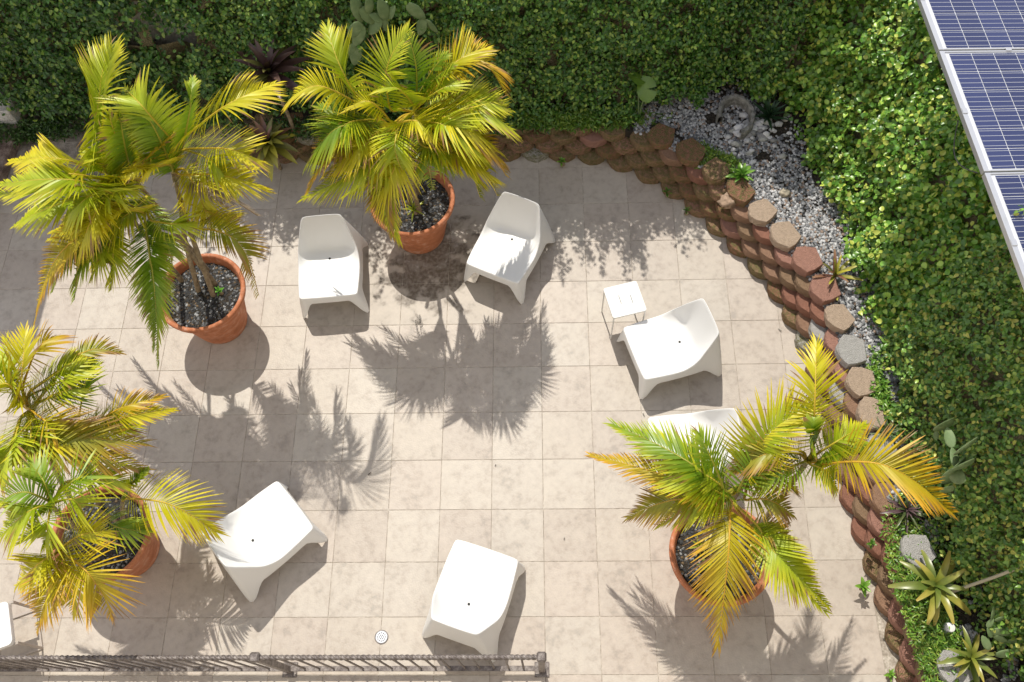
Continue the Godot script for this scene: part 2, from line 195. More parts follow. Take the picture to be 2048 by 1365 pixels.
# ---------------------------------------------------------------- mesh building
class Shape:
	var v := PackedVector3Array()
	var c := PackedColorArray()
	var uv := PackedVector2Array()
	var ix := PackedInt32Array()
	var tint := Color(1, 1, 1)
	var coloured := false
	var flat_map := Rect2()
	func at(p: Vector3) -> int:
		v.append(p)
		c.append(tint)
		return v.size() - 1
	func tri(a: int, b: int, d: int) -> void:
		ix.append(a); ix.append(d); ix.append(b)
	func quad(a: int, b: int, d: int, e: int) -> void:
		tri(a, b, d); tri(a, d, e)
	func face(p: Array) -> void: # flat polygon of its own, counter-clockwise from outside
		var n := v.size()
		for q in p: at(q)
		for i in range(1, p.size() - 1): tri(n, n + i, n + i + 1)
	func box(lo: Vector3, hi: Vector3, t := Transform3D()) -> void:
		var k := []
		for i in 8: k.append(t * Vector3(hi.x if i & 1 else lo.x, hi.y if i & 2 else lo.y, hi.z if i & 4 else lo.z))
		for f in [[0, 2, 3, 1], [4, 5, 7, 6], [0, 1, 5, 4], [2, 6, 7, 3], [0, 4, 6, 2], [1, 3, 7, 5]]:
			face([k[f[0]], k[f[1]], k[f[2]], k[f[3]]])
	func bevel_box(size: Vector3, r: float, t := Transform3D()) -> void: # centred, all edges chamfered
		var h := size * 0.5
		var i3 := h - Vector3(r, r, r)
		for ax in 3:
			for s in [-1.0, 1.0]:
				var u := (ax + 1) % 3
				var w := (ax + 2) % 3
				var q := []
				for k in [[-1, -1], [1, -1], [1, 1], [-1, 1]]:
					var p := Vector3()
					p[ax] = h[ax] * s; p[u] = i3[u] * k[0] * s; p[w] = i3[w] * k[1]
					q.append(t * p)
				face(q)
		for ax in 3:
			var u := (ax + 1) % 3
			var w := (ax + 2) % 3
			for su in [-1.0, 1.0]:
				for sw in [-1.0, 1.0]:
					var a := Vector3(); var b := Vector3()
					a[u] = h[u] * su; a[w] = i3[w] * sw
					b[u] = i3[u] * su; b[w] = h[w] * sw
					var a0 := a; var a1 := a; var b0 := b; var b1 := b
					a0[ax] = -i3[ax]; a1[ax] = i3[ax]; b0[ax] = -i3[ax]; b1[ax] = i3[ax]
					if su * sw > 0: face([t * a0, t * b0, t * b1, t * a1])
					else: face([t * a0, t * a1, t * b1, t * b0])
		for sx in [-1.0, 1.0]:
			for sy in [-1.0, 1.0]:
				for sz in [-1.0, 1.0]:
					var a := Vector3(h.x * sx, i3.y * sy, i3.z * sz)
					var b := Vector3(i3.x * sx, h.y * sy, i3.z * sz)
					var d := Vector3(i3.x * sx, i3.y * sy, h.z * sz)
					if sx * sy * sz > 0: face([t * a, t * b, t * d])
					else: face([t * a, t * d, t * b])
	func tube(path: Array, radii: Array, sides := 8, caps := true) -> void:
		var n := path.size()
		var start := v.size()
		var tan0: Vector3 = (path[1] - path[0]).normalized()
		var side := tan0.cross(Vector3.UP if absf(tan0.y) < 0.9 else Vector3.RIGHT).normalized()
		for i in n:
			var t: Vector3 = (path[mini(i + 1, n - 1)] - path[maxi(i - 1, 0)]).normalized()
			side = (side - t * side.dot(t)).normalized()
			var up := t.cross(side)
			for k in sides:
				var a := TAU * k / sides
				at(path[i] + (side * cos(a) + up * sin(a)) * radii[i])
		for i in n - 1:
			for k in sides:
				var a := start + i * sides + k
				var b := start + i * sides + (k + 1) % sides
				quad(a, b, b + sides, a + sides)
		if caps:
			var c0 := at(path[0]); var c1 := at(path[n - 1])
			for k in sides:
				tri(c0, start + (k + 1) % sides, start + k)
				tri(c1, start + (n - 1) * sides + k, start + (n - 1) * sides + (k + 1) % sides)
	func lathe(profile: Array, sides := 40) -> void: # profile of Vector2(radius, height), outside first
		var start := v.size()
		var n := profile.size()
		for i in n:
			for k in sides:
				var a := TAU * k / sides
				at(Vector3(cos(a) * profile[i].x, profile[i].y, sin(a) * profile[i].x))
		for i in n - 1:
			for k in sides:
				var a := start + i * sides + k
				var b := start + i * sides + (k + 1) % sides
				quad(a, a + sides, b + sides, b)
	func mesh(mat: Material, smooth := true) -> ArrayMesh:
		var n := PackedVector3Array()
		if smooth:
			n.resize(v.size())
			for i in range(0, ix.size(), 3):
				var a := ix[i]; var b := ix[i + 1]; var d := ix[i + 2]
				var f := (v[d] - v[a]).cross(v[b] - v[a])
				n[a] += f; n[b] += f; n[d] += f
			for i in n.size(): n[i] = n[i].normalized()
		else:
			var v2 := PackedVector3Array(); var c2 := PackedColorArray(); var i2 := PackedInt32Array()
			for i in range(0, ix.size(), 3):
				var f := (v[ix[i + 2]] - v[ix[i]]).cross(v[ix[i + 1]] - v[ix[i]]).normalized()
				for k in 3:
					i2.append(v2.size()); v2.append(v[ix[i + k]]); c2.append(c[ix[i + k]]); n.append(f)
			v = v2; c = c2; ix = i2
		var arr := []
		arr.resize(Mesh.ARRAY_MAX)
		arr[Mesh.ARRAY_VERTEX] = v
		arr[Mesh.ARRAY_NORMAL] = n
		arr[Mesh.ARRAY_INDEX] = ix
		if coloured: arr[Mesh.ARRAY_COLOR] = c
		if flat_map.size != Vector2.ZERO: # flat map seen from above over a rectangle of the ground
			var t2 := PackedVector2Array()
			for p in v: t2.append((Vector2(p.x, p.z) - flat_map.position) / flat_map.size)
			arr[Mesh.ARRAY_TEX_UV] = t2
		var m := ArrayMesh.new()
		m.add_surface_from_arrays(Mesh.PRIMITIVE_TRIANGLES, arr)
		m.surface_set_material(0, mat)
		return m

# ---------------------------------------------------------------- naming
func numbered(called: String) -> String:
	if not used.has(called):
		used[called] = 0
		return called
	used[called] += 1
	return "%s_%03d" % [called, used[called]]

func tag(o: Node, label: String, category: String, group := "") -> Node:
	o.set_meta("label", label)
	o.set_meta("category", category)
	if group != "": o.set_meta("group", group)
	return o

func thing(called: String, label: String, category: String, at := Vector3.ZERO, turn := 0.0, group := "") -> Node3D:
	var o := Node3D.new()
	o.name = numbered(called)
	add_child(o)
	o.position = at
	o.rotation.y = turn
	tag(o, label, category, group)
	return o

func part(called: String, m: Mesh, parent: Node, t := Transform3D()) -> MeshInstance3D:
	var o := MeshInstance3D.new()
	o.name = called
	o.mesh = m
	o.transform = t
	parent.add_child(o, true)
	return o

func structure(called: String, m: Mesh) -> MeshInstance3D:
	var o := MeshInstance3D.new()
	o.name = numbered(called)
	o.mesh = m
	add_child(o)
	o.set_meta("kind", "structure")
	return o

func scatter(called: String, m: Mesh, where: Array, tints: PackedColorArray, parent: Node) -> MultiMeshInstance3D:
	var mm := MultiMesh.new()
	mm.transform_format = MultiMesh.TRANSFORM_3D
	mm.use_colors = true
	mm.mesh = m
	mm.instance_count = where.size()
	for i in where.size():
		mm.set_instance_transform(i, where[i])
		mm.set_instance_color(i, tints[i])
	var o := MultiMeshInstance3D.new()
	o.name = called
	o.multimesh = mm
	o.set_meta("kind", "stuff")
	parent.add_child(o, true)
	return o

# ---------------------------------------------------------------- materials
func lin(r: float, g: float, b: float) -> Color:
	return Color(r, g, b).linear_to_srgb()

func plain(c: Color, rough := 0.8, metal := 0.0) -> StandardMaterial3D:
	var m := StandardMaterial3D.new()
	m.albedo_color = c
	m.roughness = rough
	m.metallic = metal
	return m

func tex(size: int, seed_: int, freqs: Array, weights: Array, ramp: Array, contrast := 1.0, type := FastNoiseLite.TYPE_SIMPLEX_SMOOTH) -> ImageTexture:
	# layered seamless noise run through a colour ramp of linear colours
	var imgs := []
	for i in freqs.size():
		var f := FastNoiseLite.new()
		f.seed = seed_ + i * 17
		f.noise_type = type
		f.frequency = freqs[i] / size
		f.fractal_octaves = 3
		imgs.append(f.get_seamless_image(size, size).get_data())
	var grad := Gradient.new()
	grad.offsets = PackedFloat32Array(ramp.map(func(r): return r[0]))
	grad.colors = PackedColorArray(ramp.map(func(r): return r[1]))
	var lut := []
	for i in 256: lut.append(grad.sample(i / 255.0).linear_to_srgb())
	var data := PackedByteArray()
	data.resize(size * size * 3)
	for i in size * size:
		var x := 0.0
		for k in imgs.size(): x += (imgs[k][i] / 255.0 - 0.5) * weights[k]
		var col: Color = lut[clampi(int((0.5 + x * contrast) * 255.0), 0, 255)]
		data[i * 3] = col.r8; data[i * 3 + 1] = col.g8; data[i * 3 + 2] = col.b8
	return ImageTexture.create_from_image(Image.create_from_data(size, size, false, Image.FORMAT_RGB8, data))

func bump(size: int, seed_: int, freq: float, strength: float) -> ImageTexture:
	var f := FastNoiseLite.new()
	f.seed = seed_
	f.frequency = freq / size
	f.fractal_octaves = 4
	var im := f.get_seamless_image(size, size)
	im.convert(Image.FORMAT_RGBA8)
	im.bump_map_to_normal_map(strength)
	return ImageTexture.create_from_image(im)

func surfaced(t: Texture2D, per_metre: float, rough: float, n: Texture2D = null, n_amount := 1.0, world := true) -> StandardMaterial3D:
	var m := StandardMaterial3D.new()
	m.albedo_texture = t
	m.roughness = rough
	m.uv1_triplanar = true
	m.uv1_world_triplanar = world
	m.uv1_scale = Vector3.ONE * per_metre
	if n:
		m.normal_enabled = true
		m.normal_texture = n
		m.normal_scale = n_amount
	return m

func leafy(rough := 0.5, back := Color(0.5, 0.6, 0.2)) -> StandardMaterial3D:
	var m := StandardMaterial3D.new()
	m.vertex_color_use_as_albedo = true
	m.roughness = rough
	m.cull_mode = BaseMaterial3D.CULL_DISABLED
	m.backlight_enabled = true
	m.backlight = back
	return m

func materials() -> void:
	var grain := bump(256, 5, 26.0, 6.0)
	var fine := bump(256, 9, 60.0, 5.0)
	# paving: beige porcelain with clouded veins; several tones
	M.tiles = []
	for k in 6:
		var b: Color = [Color(0.48, 0.42, 0.348), Color(0.505, 0.448, 0.375), Color(0.46, 0.398, 0.332), Color(0.49, 0.424, 0.355), Color(0.495, 0.44, 0.37), Color(0.47, 0.405, 0.338)][k] * Color(0.955, 0.965, 1.0)
		var t := tex(512, 40 + k * 100, [4.0, 14.0, 40.0], [0.8, 0.8, 0.25], [[0.0, b * 0.78], [0.28, b * Color(0.93, 0.91, 0.895)], [0.5, b], [0.72, b * Color(1.04, 1.04, 1.03)], [1.0, b * 1.09]], 0.9)
		var m := surfaced(t, 0.9, 0.5, fine, 0.06)
		m.uv1_offset = Vector3(0.31, 0.17, 0.53) * k
		M.tiles.append(m)
	# tiles round the overflowing pot: the same beige with a brown water stain, run marks and a pale lime ring
	var n1 := FastNoiseLite.new()
	n1.seed = 314
	n1.frequency = 0.011
	n1.fractal_octaves = 5
	var im := Image.create(512, 512, false, Image.FORMAT_RGB8)
	for y in 512:
		for x in 512:
			var w := n1.get_noise_2d(x, y)
			var f := n1.get_noise_2d(x * 5.0 + 900.0, y * 5.0)
			var d := Vector2((x - 262) / 185.0, (y - 250) / 225.0).length() + w * 0.9
			var wet := smoothstep(1.05, 0.55, d) * (0.78 + f * 0.45)
			var lime := smoothstep(0.16, 0.0, absf(Vector2((x - 250) / 110.0, (y - 160) / 110.0).length() - 1.0 + w * 0.4)) * clampf(0.35 + f, 0.0, 1.0)
			var c := Color(0.458, 0.405, 0.348) * (1.0 + w * 0.12 + f * 0.06)
			c = c.lerp(Color(0.115, 0.088, 0.064), clampf(wet, 0.0, 0.92))
			c = c.lerp(Color(0.52, 0.49, 0.45), lime * 0.7)
			im.set_pixel(x, y, c.linear_to_srgb())
	M.tile_stained = StandardMaterial3D.new()
	M.tile_stained.albedo_texture = ImageTexture.create_from_image(im)
	M.tile_stained.roughness = 0.55
	var tg := tex(512, 990, [3.0, 9.0, 50.0], [1.2, 1.0, 0.5], [[0.0, Color(0.17, 0.15, 0.125)], [0.45, Color(0.28, 0.245, 0.205)], [0.7, Color(0.36, 0.315, 0.265)], [1.0, Color(0.45, 0.40, 0.34)]], 1.0)
	M.tile_grimy = surfaced(tg, 0.8, 0.65, fine, 0.3)
	M.grout = surfaced(tex(256, 77, [9.0, 40.0], [0.8, 0.6], [[0.0, Color(0.24, 0.205, 0.17)], [0.45, Color(0.37, 0.325, 0.27)], [1.0, Color(0.60, 0.55, 0.48)]], 1.3), 1.0, 0.95)
	# split-faced concrete blocks
	M.blocks = []
	M.blocks_moss = []
	var tones := [Color(0.275, 0.13, 0.088), Color(0.285, 0.17, 0.11), Color(0.44, 0.335, 0.25), Color(0.40, 0.39, 0.375), Color(0.25, 0.165, 0.10), Color(0.35, 0.185, 0.14)]
	for k in 6:
		var b: Color = tones[k]
		M.blocks.append(surfaced(tex(256, 300 + k, [8.0, 80.0], [0.5, 0.8], [[0.0, b * 0.6], [0.35, b * 0.9], [0.6, b], [1.0, b * 1.3]], 1.0), 3.0, 0.95, grain, 1.2))
		M.blocks_moss.append(surfaced(tex(256, 340 + k, [9.0, 40.0, 90.0], [0.7, 0.7, 0.8], [[0.0, Color(0.105, 0.11, 0.035)], [0.32, Color(0.15, 0.145, 0.05)], [0.5, b * Color(0.8, 0.76, 0.62)], [0.68, b * 0.9], [1.0, b * 1.3]], 1.15), 2.2, 0.97, grain, 1.3))
	M.terracotta = surfaced(tex(256, 501, [4.0, 14.0, 60.0], [0.8, 0.5, 0.3], [[0.0, Color(0.36, 0.12, 0.05)], [0.5, Color(0.50, 0.178, 0.078)], [0.75, Color(0.54, 0.21, 0.11)], [1.0, Color(0.62, 0.36, 0.26)]], 1.35), 1.4, 0.75, fine, 0.35)
	M.soil = surfaced(tex(256, 520, [10.0, 50.0], [0.8, 0.8], [[0.0, Color(0.012, 0.01, 0.008)], [0.5, Color(0.04, 0.032, 0.024)], [1.0, Color(0.11, 0.09, 0.065)]], 1.2), 2.2, 1.0, grain, 1.5)
	M.white_plastic = plain(lin(0.79, 0.79, 0.785), 0.42)
	M.white_plastic.normal_enabled = true
	M.white_plastic.normal_texture = fine
	M.white_plastic.normal_scale = 0.06
	M.white_plastic.uv1_triplanar = true
	M.white_plastic.uv1_scale = Vector3.ONE * 4.0
	M.white_paint = plain(lin(0.76, 0.75, 0.73), 0.5)
	M.dark = plain(lin(0.02, 0.02, 0.02), 0.7)
	M.steel = plain(lin(0.42, 0.37, 0.33), 0.55, 0.0)
	M.iron = surfaced(tex(128, 640, [6.0, 30.0], [0.8, 0.7], [[0.0, Color(0.085, 0.07, 0.065)], [0.5, Color(0.17, 0.145, 0.135)], [1.0, Color(0.30, 0.27, 0.25)]], 1.2), 3.0, 0.5)
	M.iron.metallic = 0.35
	M.aluminium = plain(lin(0.62, 0.63, 0.65), 0.35, 0.7)
	M.backsheet = plain(lin(0.62, 0.64, 0.68), 0.25)
	M.busbar = plain(lin(0.55, 0.57, 0.62), 0.35, 0.2)
	M.cells = []
	for k in 3:
		var pm := plain([lin(0.020, 0.030, 0.105), lin(0.024, 0.035, 0.118), lin(0.017, 0.026, 0.094)][k], 0.25)
		pm.clearcoat_enabled = true
		pm.clearcoat = 0.35
		pm.clearcoat_roughness = 0.12
		M.cells.append(pm)
	M.render = surfaced(tex(256, 700, [4.0, 20.0, 70.0], [0.8, 0.5, 0.4], [[0.0, Color(0.42, 0.41, 0.38)], [0.4, Color(0.62, 0.61, 0.58)], [1.0, Color(0.78, 0.77, 0.74)]], 1.0), 0.7, 0.9, fine, 0.4)
	M.facade = surfaced(tex(256, 720, [4.0, 20.0], [0.6, 0.4], [[0.0, Color(0.62, 0.57, 0.49)], [1.0, Color(0.76, 0.71, 0.62)]], 1.0), 0.5, 0.9)
	M.kerb = surfaced(tex(256, 730, [5.0, 30.0], [0.9, 0.6], [[0.0, Color(0.09, 0.06, 0.05)], [0.5, Color(0.21, 0.15, 0.125)], [1.0, Color(0.34, 0.27, 0.23)]], 1.2), 1.6, 0.9, fine, 0.6)
	M.concrete = surfaced(tex(256, 740, [5.0, 30.0, 80.0], [0.9, 0.6, 0.4], [[0.0, Color(0.10, 0.10, 0.09)], [0.5, Color(0.27, 0.26, 0.24)], [1.0, Color(0.46, 0.45, 0.42)]], 1.2), 2.4, 0.95, grain, 0.8)
	M.hedge_core = surfaced(tex(256, 750, [8.0, 40.0], [0.8, 0.9], [[0.0, Color(0.13, 0.125, 0.06)], [0.5, Color(0.20, 0.175, 0.10)], [1.0, Color(0.30, 0.25, 0.16)]], 1.2), 1.6, 1.0, grain, 1.5)
	M.earth = surfaced(tex(256, 760, [5.0, 40.0], [0.8, 0.6], [[0.0, Color(0.05, 0.045, 0.03)], [0.5, Color(0.10, 0.085, 0.06)], [1.0, Color(0.18, 0.16, 0.11)]], 1.0), 0.8, 1.0)
	M.bark = surfaced(tex(256, 770, [3.0, 30.0], [0.7, 0.7], [[0.0, Color(0.12, 0.085, 0.05)], [0.5, Color(0.30, 0.23, 0.14)], [1.0, Color(0.50, 0.43, 0.32)]], 1.1), 5.0, 0.8, fine, 0.5)
	M.frond = leafy(0.42, Color(0.62, 0.66, 0.30))
	M.leaf = leafy(0.33, Color(0.35, 0.45, 0.12))
	M.blade = leafy(0.5, Color(0.4, 0.5, 0.2))
	M.stone = StandardMaterial3D.new()
	M.stone.vertex_color_use_as_albedo = true
	M.stone.roughness = 0.85
	M.cactus = surfaced(tex(256, 790, [3.0, 60.0], [0.7, 0.6], [[0.0, Color(0.10, 0.16, 0.06)], [0.5, Color(0.17, 0.25, 0.105)], [1.0, Color(0.30, 0.36, 0.19)]], 1.1), 3.0, 0.6, fine, 0.4)
	M.pole = plain(lin(0.46, 0.42, 0.32), 0.7)
	M.roof = plain(lin(0.40, 0.33, 0.28), 0.85)

# ---------------------------------------------------------------- curves
func smooth_line(pts: Array, step: float) -> Array: # evenly spaced points along a Catmull-Rom line
	var c := Curve2D.new()
	for i in pts.size():
		var a: Vector2 = pts[maxi(i - 1, 0)]
		var b: Vector2 = pts[mini(i + 1, pts.size() - 1)]
		c.add_point(pts[i], -(b - a) / 6.0, (b - a) / 6.0)
	c.bake_interval = 0.02
	var out := []
	var n := int(c.get_baked_length() / step)
	for i in n + 1: out.append(c.sample_baked(i * step, true))
	return out

func through(p: Array, t: float) -> Vector3: # Catmull-Rom through all points of p, t in 0..1
	var n := p.size() - 1
	var f := clampf(t, 0.0, 0.9999) * n
	var i := int(f)
	var a: Vector3 = p[i]; var b: Vector3 = p[i + 1]
	var pre: Vector3 = p[i - 1] if i > 0 else a * 2.0 - b
	var post: Vector3 = p[i + 2] if i + 2 <= n else b * 2.0 - a
	return a.cubic_interpolate(b, pre, post, f - i)

func ramp_at(keys: Array, t: float) -> float: # smooth interpolation of [t, value] keys
	for i in keys.size() - 1:
		if t <= keys[i + 1][0]:
			var a = keys[i]; var b = keys[i + 1]
			var pre = keys[maxi(i - 1, 0)][1]; var post = keys[mini(i + 2, keys.size() - 1)][1]
			return cubic_interpolate(a[1], b[1], pre, post, clampf((t - a[0]) / (b[0] - a[0]), 0, 1))
	return keys[-1][1]

# ---------------------------------------------------------------- the setting
func _ready() -> void:
	var cam := Camera3D.new()
	cam.name = "camera"
	add_child(cam)
	cam.position = Vector3(0.0, 7.774, 0.0)
	cam.rotation = Vector3(-1.130020, 0.0719977, -0.0775675)
	cam.fov = 41.976
	cam.far = 400.0
	cam.current = true
	var env := Environment.new()
	env.background_mode = Environment.BG_SKY
	var sm := ProceduralSkyMaterial.new()
	sm.sky_top_color = Color(0.74, 0.755, 0.81)
	sm.sky_horizon_color = Color(0.95, 0.945, 0.935)
	sm.ground_bottom_color = Color(0.35, 0.33, 0.30)
	sm.ground_horizon_color = Color(0.6, 0.6, 0.58)
	sm.sun_angle_max = 8.0
	env.sky = Sky.new()
	env.sky.sky_material = sm
	env.background_energy_multiplier = 1.4
	env.tonemap_mode = Environment.TONE_MAPPER_LINEAR
	env.tonemap_exposure = 1.0
	env.sdfgi_enabled = true
	env.ssao_enabled = true
	env.ssil_enabled = true
	var we := WorldEnvironment.new()
	we.name = "environment"
	we.environment = env
	add_child(we)
	var sun := DirectionalLight3D.new()
	sun.name = "sun"
	add_child(sun)
	sun.look_at_from_position(Vector3.ZERO, SUN, Vector3.FORWARD)
	sun.light_energy = 1.27
	sun.light_color = Color(1.0, 0.975, 0.925)
	sun.light_angular_distance = 0.5
	sun.shadow_enabled = true

	rng.seed = 20240
	noise.seed = 11
	noise.frequency = 1.0
	materials()
	paving()
	boundaries()
	block_wall()
	beds()
	hedges()
	solar()
	palms()
	chairs()
	furniture()
	railing()
	plants()
	small_things()

func paving() -> void:
	var g := Shape.new()
	g.face([Vector3(-60, -0.06, 60), Vector3(60, -0.06, 60), Vector3(60, -0.06, -60), Vector3(-60, -0.06, -60)])
	structure("ground", g.mesh(M.earth, false))
	# grout bed and one mesh for each tile
	var s := Shape.new()
	s.box(Vector3(-8.3, -0.05, -6.75), Vector3(3.3, -0.0035, 0.9))
	var patio := structure("patio", s.mesh(M.grout, false))
	var tm := []
	for k in 3:
		var t := Shape.new()
		t.bevel_box(Vector3(TILE - 0.0045, 0.012, TILE - 0.0045), 0.0018)
		tm.append(t)
	var shared := {}
	var made := 0
	var rest := Shape.new()
	for r in range(-3, 15):
		for c in range(-17, 7):
			var x := 0.0174 + (c + 0.5) * TILE
			var z := -5.686 + (r + 0.5) * TILE
			if z < -6.72 or z > 0.85: continue
			# nothing under the raised bed
			if x > 2.75 and z < -0.2 and z > -6: continue
			if x > 3.1 or (z < -6.0 and x > -2.9): continue
			if x > 0.9 and z < -5.7: continue
			if x > 1.7 and z < -5.1: continue
			if x > 2.3 and z < -4.5: continue
			var mat: Material = M.tiles[(abs(c * 7 + r * 13 + (c * r) % 5)) % 6]
			var stained: bool = c >= -4 and c <= -2 and r >= 1 and r <= 3
			if r < 0 and c < -8: mat = M.tile_grimy
			var tilt := Transform3D(Basis.from_euler(Vector3(rng.randf_range(-1, 1), 0, rng.randf_range(-1, 1)) * 0.0012), Vector3(x, rng.randf_range(-0.0065, -0.0055), z))
			var seen := made < 295 and x > -6.6 and z < 0.1
			if stained:
				var q := Shape.new()
				q.flat_map = Rect2(Vector2(0.0174 - 4 * TILE, -5.686 + TILE) - Vector2(x, z), Vector2(3, 3) * TILE)
				q.bevel_box(Vector3(TILE - 0.0045, 0.012, TILE - 0.0045), 0.0018)
				part("tile", q.mesh(M.tile_stained, false), patio, tilt)
				made += 1
			elif seen:
				if not shared.has(mat):
					var q := Shape.new()
					q.bevel_box(Vector3(TILE - 0.0045, 0.012, TILE - 0.0045), 0.0018)
					shared[mat] = q.mesh(mat, false)
				part("tile", shared[mat], patio, tilt)
				made += 1
			else:
				rest.bevel_box(Vector3(TILE - 0.0045, 0.012, TILE - 0.0045), 0.0022, tilt)
	part("outer_tiles", rest.mesh(M.tiles[0], false), patio).set_meta("kind", "stuff")

func boundaries() -> void:
	# rendered walls behind the hedges
	var s := Shape.new()
	s.box(Vector3(-9.0, -0.05, -7.0), Vector3(2.95, 1.95, -6.68))
	var w := MeshInstance3D.new()
	w.name = numbered("garden_wall")
	w.mesh = s.mesh(M.render, false)
	add_child(w)
	tag(w, "white rendered boundary wall showing through gaps in the dark hedge behind the palms", "wall")
	var s2 := Shape.new()
	s2.box(Vector3(-0.15, -0.05, -3.6), Vector3(0.15, 2.3, 3.6))
	var w2 := MeshInstance3D.new()
	w2.name = numbered("garden_wall")
	w2.mesh = s2.mesh(M.render, false)
	add_child(w2)
	w2.position = Vector3(4.05, 0, -3.0)
	tag(w2, "rendered boundary wall buried behind the hedge beside the solar panels", "wall")
	# white low plinth at the hedge foot, back corner
	var k := Shape.new()
	k.bevel_box(Vector3(1.3, 0.34, 0.22), 0.012)
	var p := MeshInstance3D.new()
	p.name = numbered("plinth")
	p.mesh = k.mesh(M.render, false)
	add_child(p)
	p.position = Vector3(-6.35, 0.165, -6.42)
	tag(p, "low white rendered plinth under the dark hedge by the brown kerb", "plinth")
	var kb := Shape.new()
	kb.bevel_box(Vector3(0.30, 0.13, 1.7), 0.015, Transform3D(Basis(Vector3.UP, -0.10), Vector3.ZERO))
	var kerb := MeshInstance3D.new()
	kerb.name = numbered("kerb")
	kerb.mesh = kb.mesh(M.kerb, false)
	add_child(kerb)
	kerb.position = Vector3(-5.88, 0.062, -5.72)
	tag(kerb, "low brown painted kerb beside the grimy paving by the white plinth", "kerb")
	# the house whose balcony the view is taken from
	var h := Shape.new()
	h.box(Vector3(-12, -0.05, 1.3), Vector3(12, 10.5, 1.7))
	var house := thing("house", "cream rendered house wall across the patio from the hedge", "house")
	part("wall", h.mesh(M.facade, false), house)
	# flat canopy past the left edge that shades the paving by the palms
	var can := thing("canopy", "flat roofed canopy on posts beside the patio", "canopy", Vector3(-6.9, 0, -6.5))
	var c := Shape.new()
	c.bevel_box(Vector3(3.0, 0.16, 2.3), 0.02)
	part("roof", c.mesh(M.roof, false), can, Transform3D(Basis(), Vector3(0.0, 2.66, 0)))
	for sx in [-1.3, -0.6]:
		for sz in [-1.0, 1.0]:
			var q := Shape.new()
			q.bevel_box(Vector3(0.1, 2.6, 0.1), 0.01)
			part("post", q.mesh(M.white_paint, false), can, Transform3D(Basis(), Vector3(sx, 1.28, sz)))

func block_wall() -> void:
	var wall := thing("retaining_wall", "curved mossy retaining wall of stepped split-face concrete blocks round the patio", "retaining wall")
	# block outlines seen from above: bowed split front, tapered flanks
	var variants := []
	for k in 4:
		variants.append(block_shape(k))
	var made := {}
	for course in 5:
		var line := smooth_line(WALL_LINE, 0.02)
		var pitch := 0.298
		var d := 0.15 if course % 2 else 0.0
		while true:
			var i := int(d / 0.02)
			if i >= line.size() - 2: break
			var p: Vector2 = line[i]
			var t: Vector2 = (line[mini(i + 4, line.size() - 1)] - line[maxi(i - 4, 0)]).normalized()
			var out := Vector2(t.y, -t.x) # away from the paving
			d += pitch
			if course == 4 and p.x < 0.95: continue
			if course == 4 and (p.x > 2.59 and p.y > -2.3 and p.y < -1.75): continue
			if course == 4 and p.y > -1.35 and p.y < -0.85: continue
			if course == 4 and p.x > 2.4 and p.y > -0.5: continue
			var q := p + out * (0.125 + 0.042 * course)
			var damp: bool = p.x < 1.75 # moss grows on this stretch and on the bottom course
			var k: int = [0, 1, 5, 0, 4, 4, 1, 0, 3, 1, 5][rng.randi() % 11]
			if course == 4: k = [2, 2, 3, 2, 2, 3, 5][rng.randi() % 7]
			if damp and course == 4: k = [0, 4, 4, 1][rng.randi() % 4]
			if course == 4 and p.y > -2.4: k = 3
			var moss: bool = (damp and rng.randf() < 0.85) or (course == 0 and rng.randf() < 0.8) or rng.randf() < 0.12
			if not damp and course > 1 and rng.randf() < 0.8: moss = false
			var v := rng.randi() % 4
			var key := [v, k, moss]
			if not made.has(key):
				made[key] = variants[v].duplicate()
				made[key].surface_set_material(0, M.blocks_moss[k] if moss else M.blocks[k])
			var b := Basis(Vector3.UP, atan2(-out.x, -out.y) + rng.randf_range(-0.035, 0.035))
			if course == 4: b = Basis(Vector3.UP, rng.randf_range(-0.2, 0.2)) * b * Basis.from_scale(Vector3(rng.randf_range(0.88, 1.06), rng.randf_range(0.85, 1.1), rng.randf_range(0.9, 1.1)))
			part("block", made[key], wall, Transform3D(b, Vector3(q.x, course * 0.1005, q.y)))

func block_shape(k: int) -> ArrayMesh: # front towards +z, base at y = 0
	var r := RandomNumberGenerator.new()
	r.seed = 91 + k
	var s := Shape.new()
	var front := 9
	var outline := []
	for i in front:
		var x := lerpf(-0.144, 0.144, i / float(front - 1))
		var bow := 0.128 - 2.5 * pow(absf(x), 1.8)
		outline.append(Vector2(x, bow))
	outline.append(Vector2(0.135, -0.02))
	outline.append(Vector2(0.095, -0.115))
	outline.append(Vector2(-0.095, -0.115))
	outline.append(Vector2(-0.135, -0.02))
	var n := outline.size()
	var rows := [[0.0, 0.985], [0.025, 1.0], [0.05, 1.0], [0.08, 0.995], [0.094, 0.985], [0.0995, 0.955]]
	var ids := []
	for row in rows:
		var ring := []
		for i in n:
			var o: Vector2 = outline[i] * row[1]
			if i < front:
				o += Vector2(r.randf_range(-0.003, 0.003), r.randf_range(-0.006, 0.004))
			else:
				o += Vector2(r.randf_range(-0.003, 0.003), r.randf_range(-0.003, 0.003))
			ring.append(s.at(Vector3(o.x, row[0] + r.randf_range(-0.002, 0.002), o.y)))
		ids.append(ring)
	for j in rows.size() - 1:
		for i in n:
			s.quad(ids[j][i], ids[j][(i + 1) % n], ids[j + 1][(i + 1) % n], ids[j + 1][i])
	var top := s.at(Vector3(0, 0.1, 0))
	for i in n: s.tri(top, ids[-1][i], ids[-1][(i + 1) % n])
	return s.mesh(M.blocks[0], false)

func bed_point(a: float) -> Vector2: # random point between wall and hedge, a along 0..1
	var wl := smooth_line(WALL_LINE, 0.1)
	return wl[int(a * (wl.size() - 1))]

